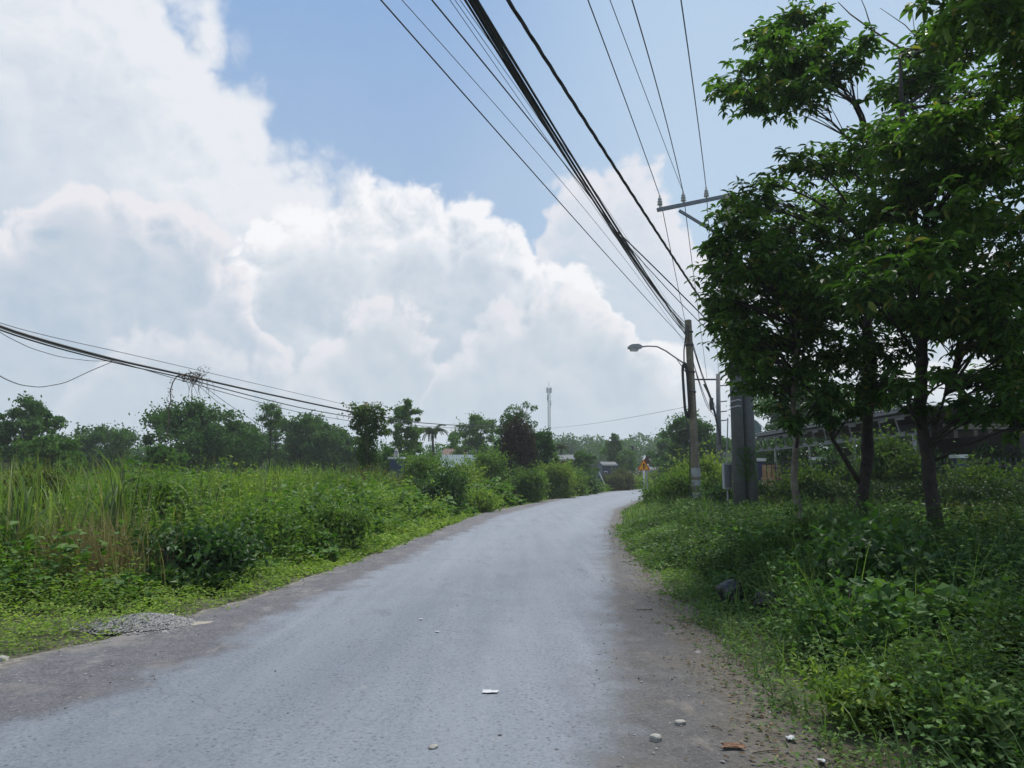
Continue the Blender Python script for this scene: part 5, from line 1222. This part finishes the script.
mb = MB(); mb.tube([tuple(fr_(0, -.05, 1.3)), tuple(fr_(.6, -.05, .95)), tuple(fr_(1.4, -.05, .1))], .03, 6); part('gable_strut', mb, M['white'], t)
# block wall sheet under the truss
t = thing('sheet_wall', 'grey ribbed sheet wall under the near end of the canopy', 'wall', (P(912, 478, 31).x, 31, 0))
mb = MB(); a, b_ = P(893, 478, 32), P(934, 478, 30); nn = 22
for q in range(nn):
    z = .3 + q * .16; mb.beam((a.x, a.y, z), (b_.x, b_.y, z), .05, .145)
part('panel', mb, M['greyroof'], t)
mb = MB()
for p_ in (a, b_): mb.tube([(p_.x, p_.y + .1, -.1), (p_.x, p_.y + .1, 3.8)], .06, 6)
part('post', mb, M['greypaint'], t)
# house on the right edge
YH = 31.0
hx0, hx1 = P(948, 478, YH).x, P(1180, 478, YH).x; ze = P(960, 428, YH).z; zr = P(1060, 392, YH + 2).z
t = thing('house', 'pale walled house with dark porch and slender columns behind the hedge', 'house', (hx0, YH, 0))
mb = MB(); mb.box(((hx0 + 1.9 + hx1) / 2 + 1, YH + 5, ze / 2), (hx1 - hx0 - 1.9 + 2, 6, ze)); part('wall', mb, M['plaster'], t)
mb = MB(); xw = P(1006, 478, YH - .2).x; mb.box((xw + 3, YH - .1, ze * .42), (6, .2, ze * .84)); part('front_wall', mb, M['plaster'], t)
mb = MB(); frh = lambda x, d, y: Vector((x, YH + d, y)); mb.prism([(hx0 - .4, ze), (hx0 - .4, ze + .14), ((hx0 + hx1) / 2, zr), (hx1, ze + .14), (hx1, ze)], -.6, 8.6, frh); part('roof', mb, M['greyroof'], t)
mb = MB(); mb.box(((hx0 + hx1) / 2, YH - .62, ze + .02), (hx1 - hx0 + .8, .06, .22)); part('fascia', mb, M['white'], t)
for u in (958, 978, 993): 
    x_ = P(u, 478, YH - .4).x; mb = MB(); mb.box((x_, YH - .4, ze / 2 - .05), (.16, .16, ze - .12)); part('column', mb, M['plaster'], t)
mb = MB(); mb.box((P(985, 478, YH + 2).x, YH + 1.9, ze * .48), (.95, .08, ze * .8)); part('door', mb, M['darkin'], t)
mb = MB(); mb.box((P(960, 478, YH + 2).x, YH + 1.9, ze * .55), (1.0, .08, 1.1)); wo = part('window', mb, M['white'], t); mb = MB(); mb.box((P(960, 478, YH + 2).x, YH + 1.84, ze * .55), (.86, .03, .96)); part('pane', mb, M['darkin'], wo)
# fence with bars, pillars with white caps
fl = [(P(702, 478, 40).x, 40), (P(760, 478, 31).x, 31), (P(820, 478, 29).x, 29), (P(866, 478, 27.5).x, 27.5), (P(960, 478, 26).x, 26), (P(1060, 478, 25).x, 25)]
ztop = 1.6 + 15 / F * 30
t = thing('bar_fence', 'dark iron bar fence with white capped pillars behind the hedge', 'fence', (fl[0][0], fl[0][1], 0))
mb = MB(); pb_ = MB()
for (x0, y0), (x1, y1) in zip(fl[:-1], fl[1:]):
    n_ = int(math.hypot(x1 - x0, y1 - y0) / .16)
    for q in range(n_):
        x_, y_ = x0 + (x1 - x0) * (q + .5) / n_, y0 + (y1 - y0) * (q + .5) / n_; mb.box((x_, y_, ztop / 2 + .1), (.035, .035, ztop - .2)); mb.lathe([(.03, ztop), (.001, ztop + .1)], (x_, y_, 0), 4)
    for z in (.5, ztop - .2): mb.beam((x0, y0, z), (x1, y1, z), .03, .05)
part('bars', mb, M['darksteel'], t)
for x_, y_ in fl[1:-1]:
    mb = MB(); mb.box((x_, y_, ztop / 2), (.3, .3, ztop + .1)); pl = part('pillar', mb, M['navy'], t); mb = MB(); mb.box((x_, y_, ztop + .14), (.42, .42, .12)); part('cap', mb, M['white'], pl)
gp = (fl[1][0] * .82 + fl[2][0] * .18, fl[1][1] * .82 + fl[2][1] * .18 - .12)
t = thing('fence_panel', 'faded rusty slatted panel leaning on the bar fence', 'panel', (gp[0], gp[1], 0))
for k in range(4):
    mb = MB(); mb.box((gp[0] - .27 + k * .2, gp[1], ztop * .5 + .1), (.15, .03, ztop - .35)); part('slat', mb, M['rustpanel'], t)
mb = MB(); mb.box((gp[0] + .03, gp[1] + .035, ztop * .72), (.85, .03, .08)); mb.box((gp[0] + .03, gp[1] + .035, ztop * .3), (.85, .03, .08)); part('rail', mb, M['rustpanel'], t)

# ------------------------------------------------------------------ litter on the ground
def lump(name, label, cat, u, v, size, mat, amp=.25, seed=0, group=None, sub=3, dz=.5, ex=1.0):
    import bmesh
    bm = bmesh.new(); bmesh.ops.create_icosphere(bm, subdivisions=sub, radius=1)
    for vv in bm.verts:
        q = vv.co.copy(); d = 1 + amp * mnoise.noise(q * 1.4 + Vector((seed, 0, 0))) + amp * .6 * mnoise.noise(q * 3.5 + Vector((seed, 5, 0)))
        q *= d; q = Vector([math.copysign(abs(k) ** ex, k) for k in q]); vv.co = Vector((q.x * size[0], q.y * size[1], q.z * size[2]))
    me = bpy.data.meshes.new(name); bm.to_mesh(me); bm.free()
    for f_ in me.polygons: f_.use_smooth = amp > .2
    p = G(u, v); o = link(name, me, mat); o.location = (p.x, p.y, size[2] * dz * .7 + float(rz([p.x], [p.y])[0])); o.rotation_euler = (0, 0, seed * 1.7)
    return tag(o, label, cat, group)
pbag = G(732, 604)
t = thing('rubbish_bag', 'black plastic rubbish bag lying in the weeds', 'rubbish bag', (pbag.x, pbag.y, .0))
o = lump('bag_body', None, None, 732, 604, (.20, .16, .17), M['bag'], .24, 1.2, dz=.75, sub=4); o.parent = t; o.location = (0, 0, .13)
o = lump('knot', None, None, 732, 604, (.05, .045, .04), M['bag'], .5, 2.6); o.parent = t; o.location = (.07, -.04, .27)
pt = G(772, 612)
t = thing('rubber_scrap', 'torn dark rubber scrap half buried in the weeds beyond the bag', 'rubber scrap', (pt.x, pt.y, 0))
mb = MB(); 
for k in range(2): mb.tube([(pt.x + .17 * math.cos(a), pt.y + .15 * math.sin(a), .10 + .07 * k + .04 * math.sin(2 * a)) for a in np.linspace(.3, 5.4, 20)], .05, 7)
part('strip', mb, M['rubber'], t, True)
lump('rubble_chunk', 'pale block chunk on the gravel, farther of two', 'rubble', 680.5, 729, (.036, .026, .02), M['stone'], .16, 2.1, sub=3, ex=.55)
lump('rubble_chunk', 'pale block chunk on the gravel, nearer of two', 'rubble', 656, 746, (.034, .03, .026), M['stone'], .16, 3.3, sub=3, ex=.55)
lump('flat_stone', 'flat pale stone on the asphalt beside a brown stain', 'stone', 433, 754, (.032, .026, .012), M['stone'], .25, 4.2)
lump('pale_rock', 'white rock on the verge at the edge of view', 'stone', 3, 659, (.075, .05, .035), M['stone'], .3, 5.1)
lump('pale_rock', 'small white rock on the gravel below the dark bush', 'stone', 170, 616, (.05, .04, .035), M['paper'], .3, 6.1)
def sheet(name, label, u, v, w, d, mat, seed, h=.02):
    n_ = 9; c = G(u, v); V = []; zb = float(rz([c.x], [c.y])[0]) + .006
    for lay in (0, 1):
        for i_ in range(n_):
            for j_ in range(n_):
                x_, y_ = (i_ / (n_ - 1) - .5), (j_ / (n_ - 1) - .5); rag = 1 + .35 * mnoise.noise(Vector((math.atan2(y_, x_) * 1.5, seed, 0)))
                V.append((c.x + x_ * w * rag, c.y + y_ * d * rag, zb + .6 * h * (1 + mnoise.noise(Vector((x_ * 5, y_ * 5, seed)))) - lay * .003))
    Q = []; k = n_ * n_
    for i_ in range(n_ - 1):
        for j_ in range(n_ - 1):
            a = i_ * n_ + j_; Q.append((a, a + n_, a + n_ + 1, a + 1)); Q.append((k + a, k + a + 1, k + a + n_ + 1, k + a + n_))
    mb = MB(); mb.add(V, None, Q); o = link(name, mb.mesh(name, False, (c.x, c.y, 0)), mat); o.location = (c.x, c.y, 0); return o
tag(sheet('paper_scrap', '', 490, 698, .11, .07, M['paper'], 1.1, .012), 'torn white paper lying flat in the middle of the asphalt', 'litter')
tag(sheet('paper_scrap', '', 791, 742, .05, .06, M['paper'], 2.3, .02), 'crumpled white scrap at the weedy edge of the gravel', 'litter')
tag(sheet('paper_scrap', '', 822, 764, .04, .04, M['paper'], 3.7, .015), 'tiny pale scrap below the crumpled one at the weedy edge', 'litter')
tag(sheet('paper_scrap', '', 421, 623, .04, .04, M['paper'], 4.7, .008), 'small white fleck on the asphalt, farther of two together', 'litter')
tag(sheet('paper_scrap', '', 437, 636, .04, .035, M['paper'], 5.7, .008), 'small white fleck on the asphalt, nearer of two together', 'litter')
tag(sheet('dead_leaf', '', 733, 752, .13, .06, M['sheath'], 6.1, .02), 'curled rust brown dead leaf on the gravel shoulder', 'leaf')
for lab, u0, v0, u1, v1 in (('thin dry twig lying beside the rust brown leaf', 753, 757, 780, 754), ('short dark twig on the shoulder farther up the road', 636, 613, 652, 612), ('small dark twig near the pale block chunks', 711, 731, 722, 734)):
    a, b_ = G(u0, v0), G(u1, v1); mb = MB(); mb.tube(bezier((a.x, a.y, rz([a.x], [a.y])[0] + .005), (b_.x, b_.y, rz([b_.x], [b_.y])[0] + .005), (.01, .01, .004), 6), .004, 5); o = link('dry_twig', mb.mesh('dry_twig', True, a), M['twig']); o.location = a; tag(o, lab, 'twig', 'twigs on the road shoulder')

# ------------------------------------------------------------------ haze
m, t, o = mat_base('thin_haze'); pv = t.node('ShaderNodeVolumePrincipled'); pv.inputs['Density'].default_value = .0005
pv.inputs['Color'].default_value = (.86, .93, 1, 1); pv.inputs['Anisotropy'].default_value = .2
t.l.new(pv.outputs[0], o.inputs['Volume'])
mb = MB(); mb.box((0, 0, 15), (3300, 3300, 34)); tag(link('haze', mb.mesh('haze'), m), 'thin bluish haze over the far trees', kind='stuff')
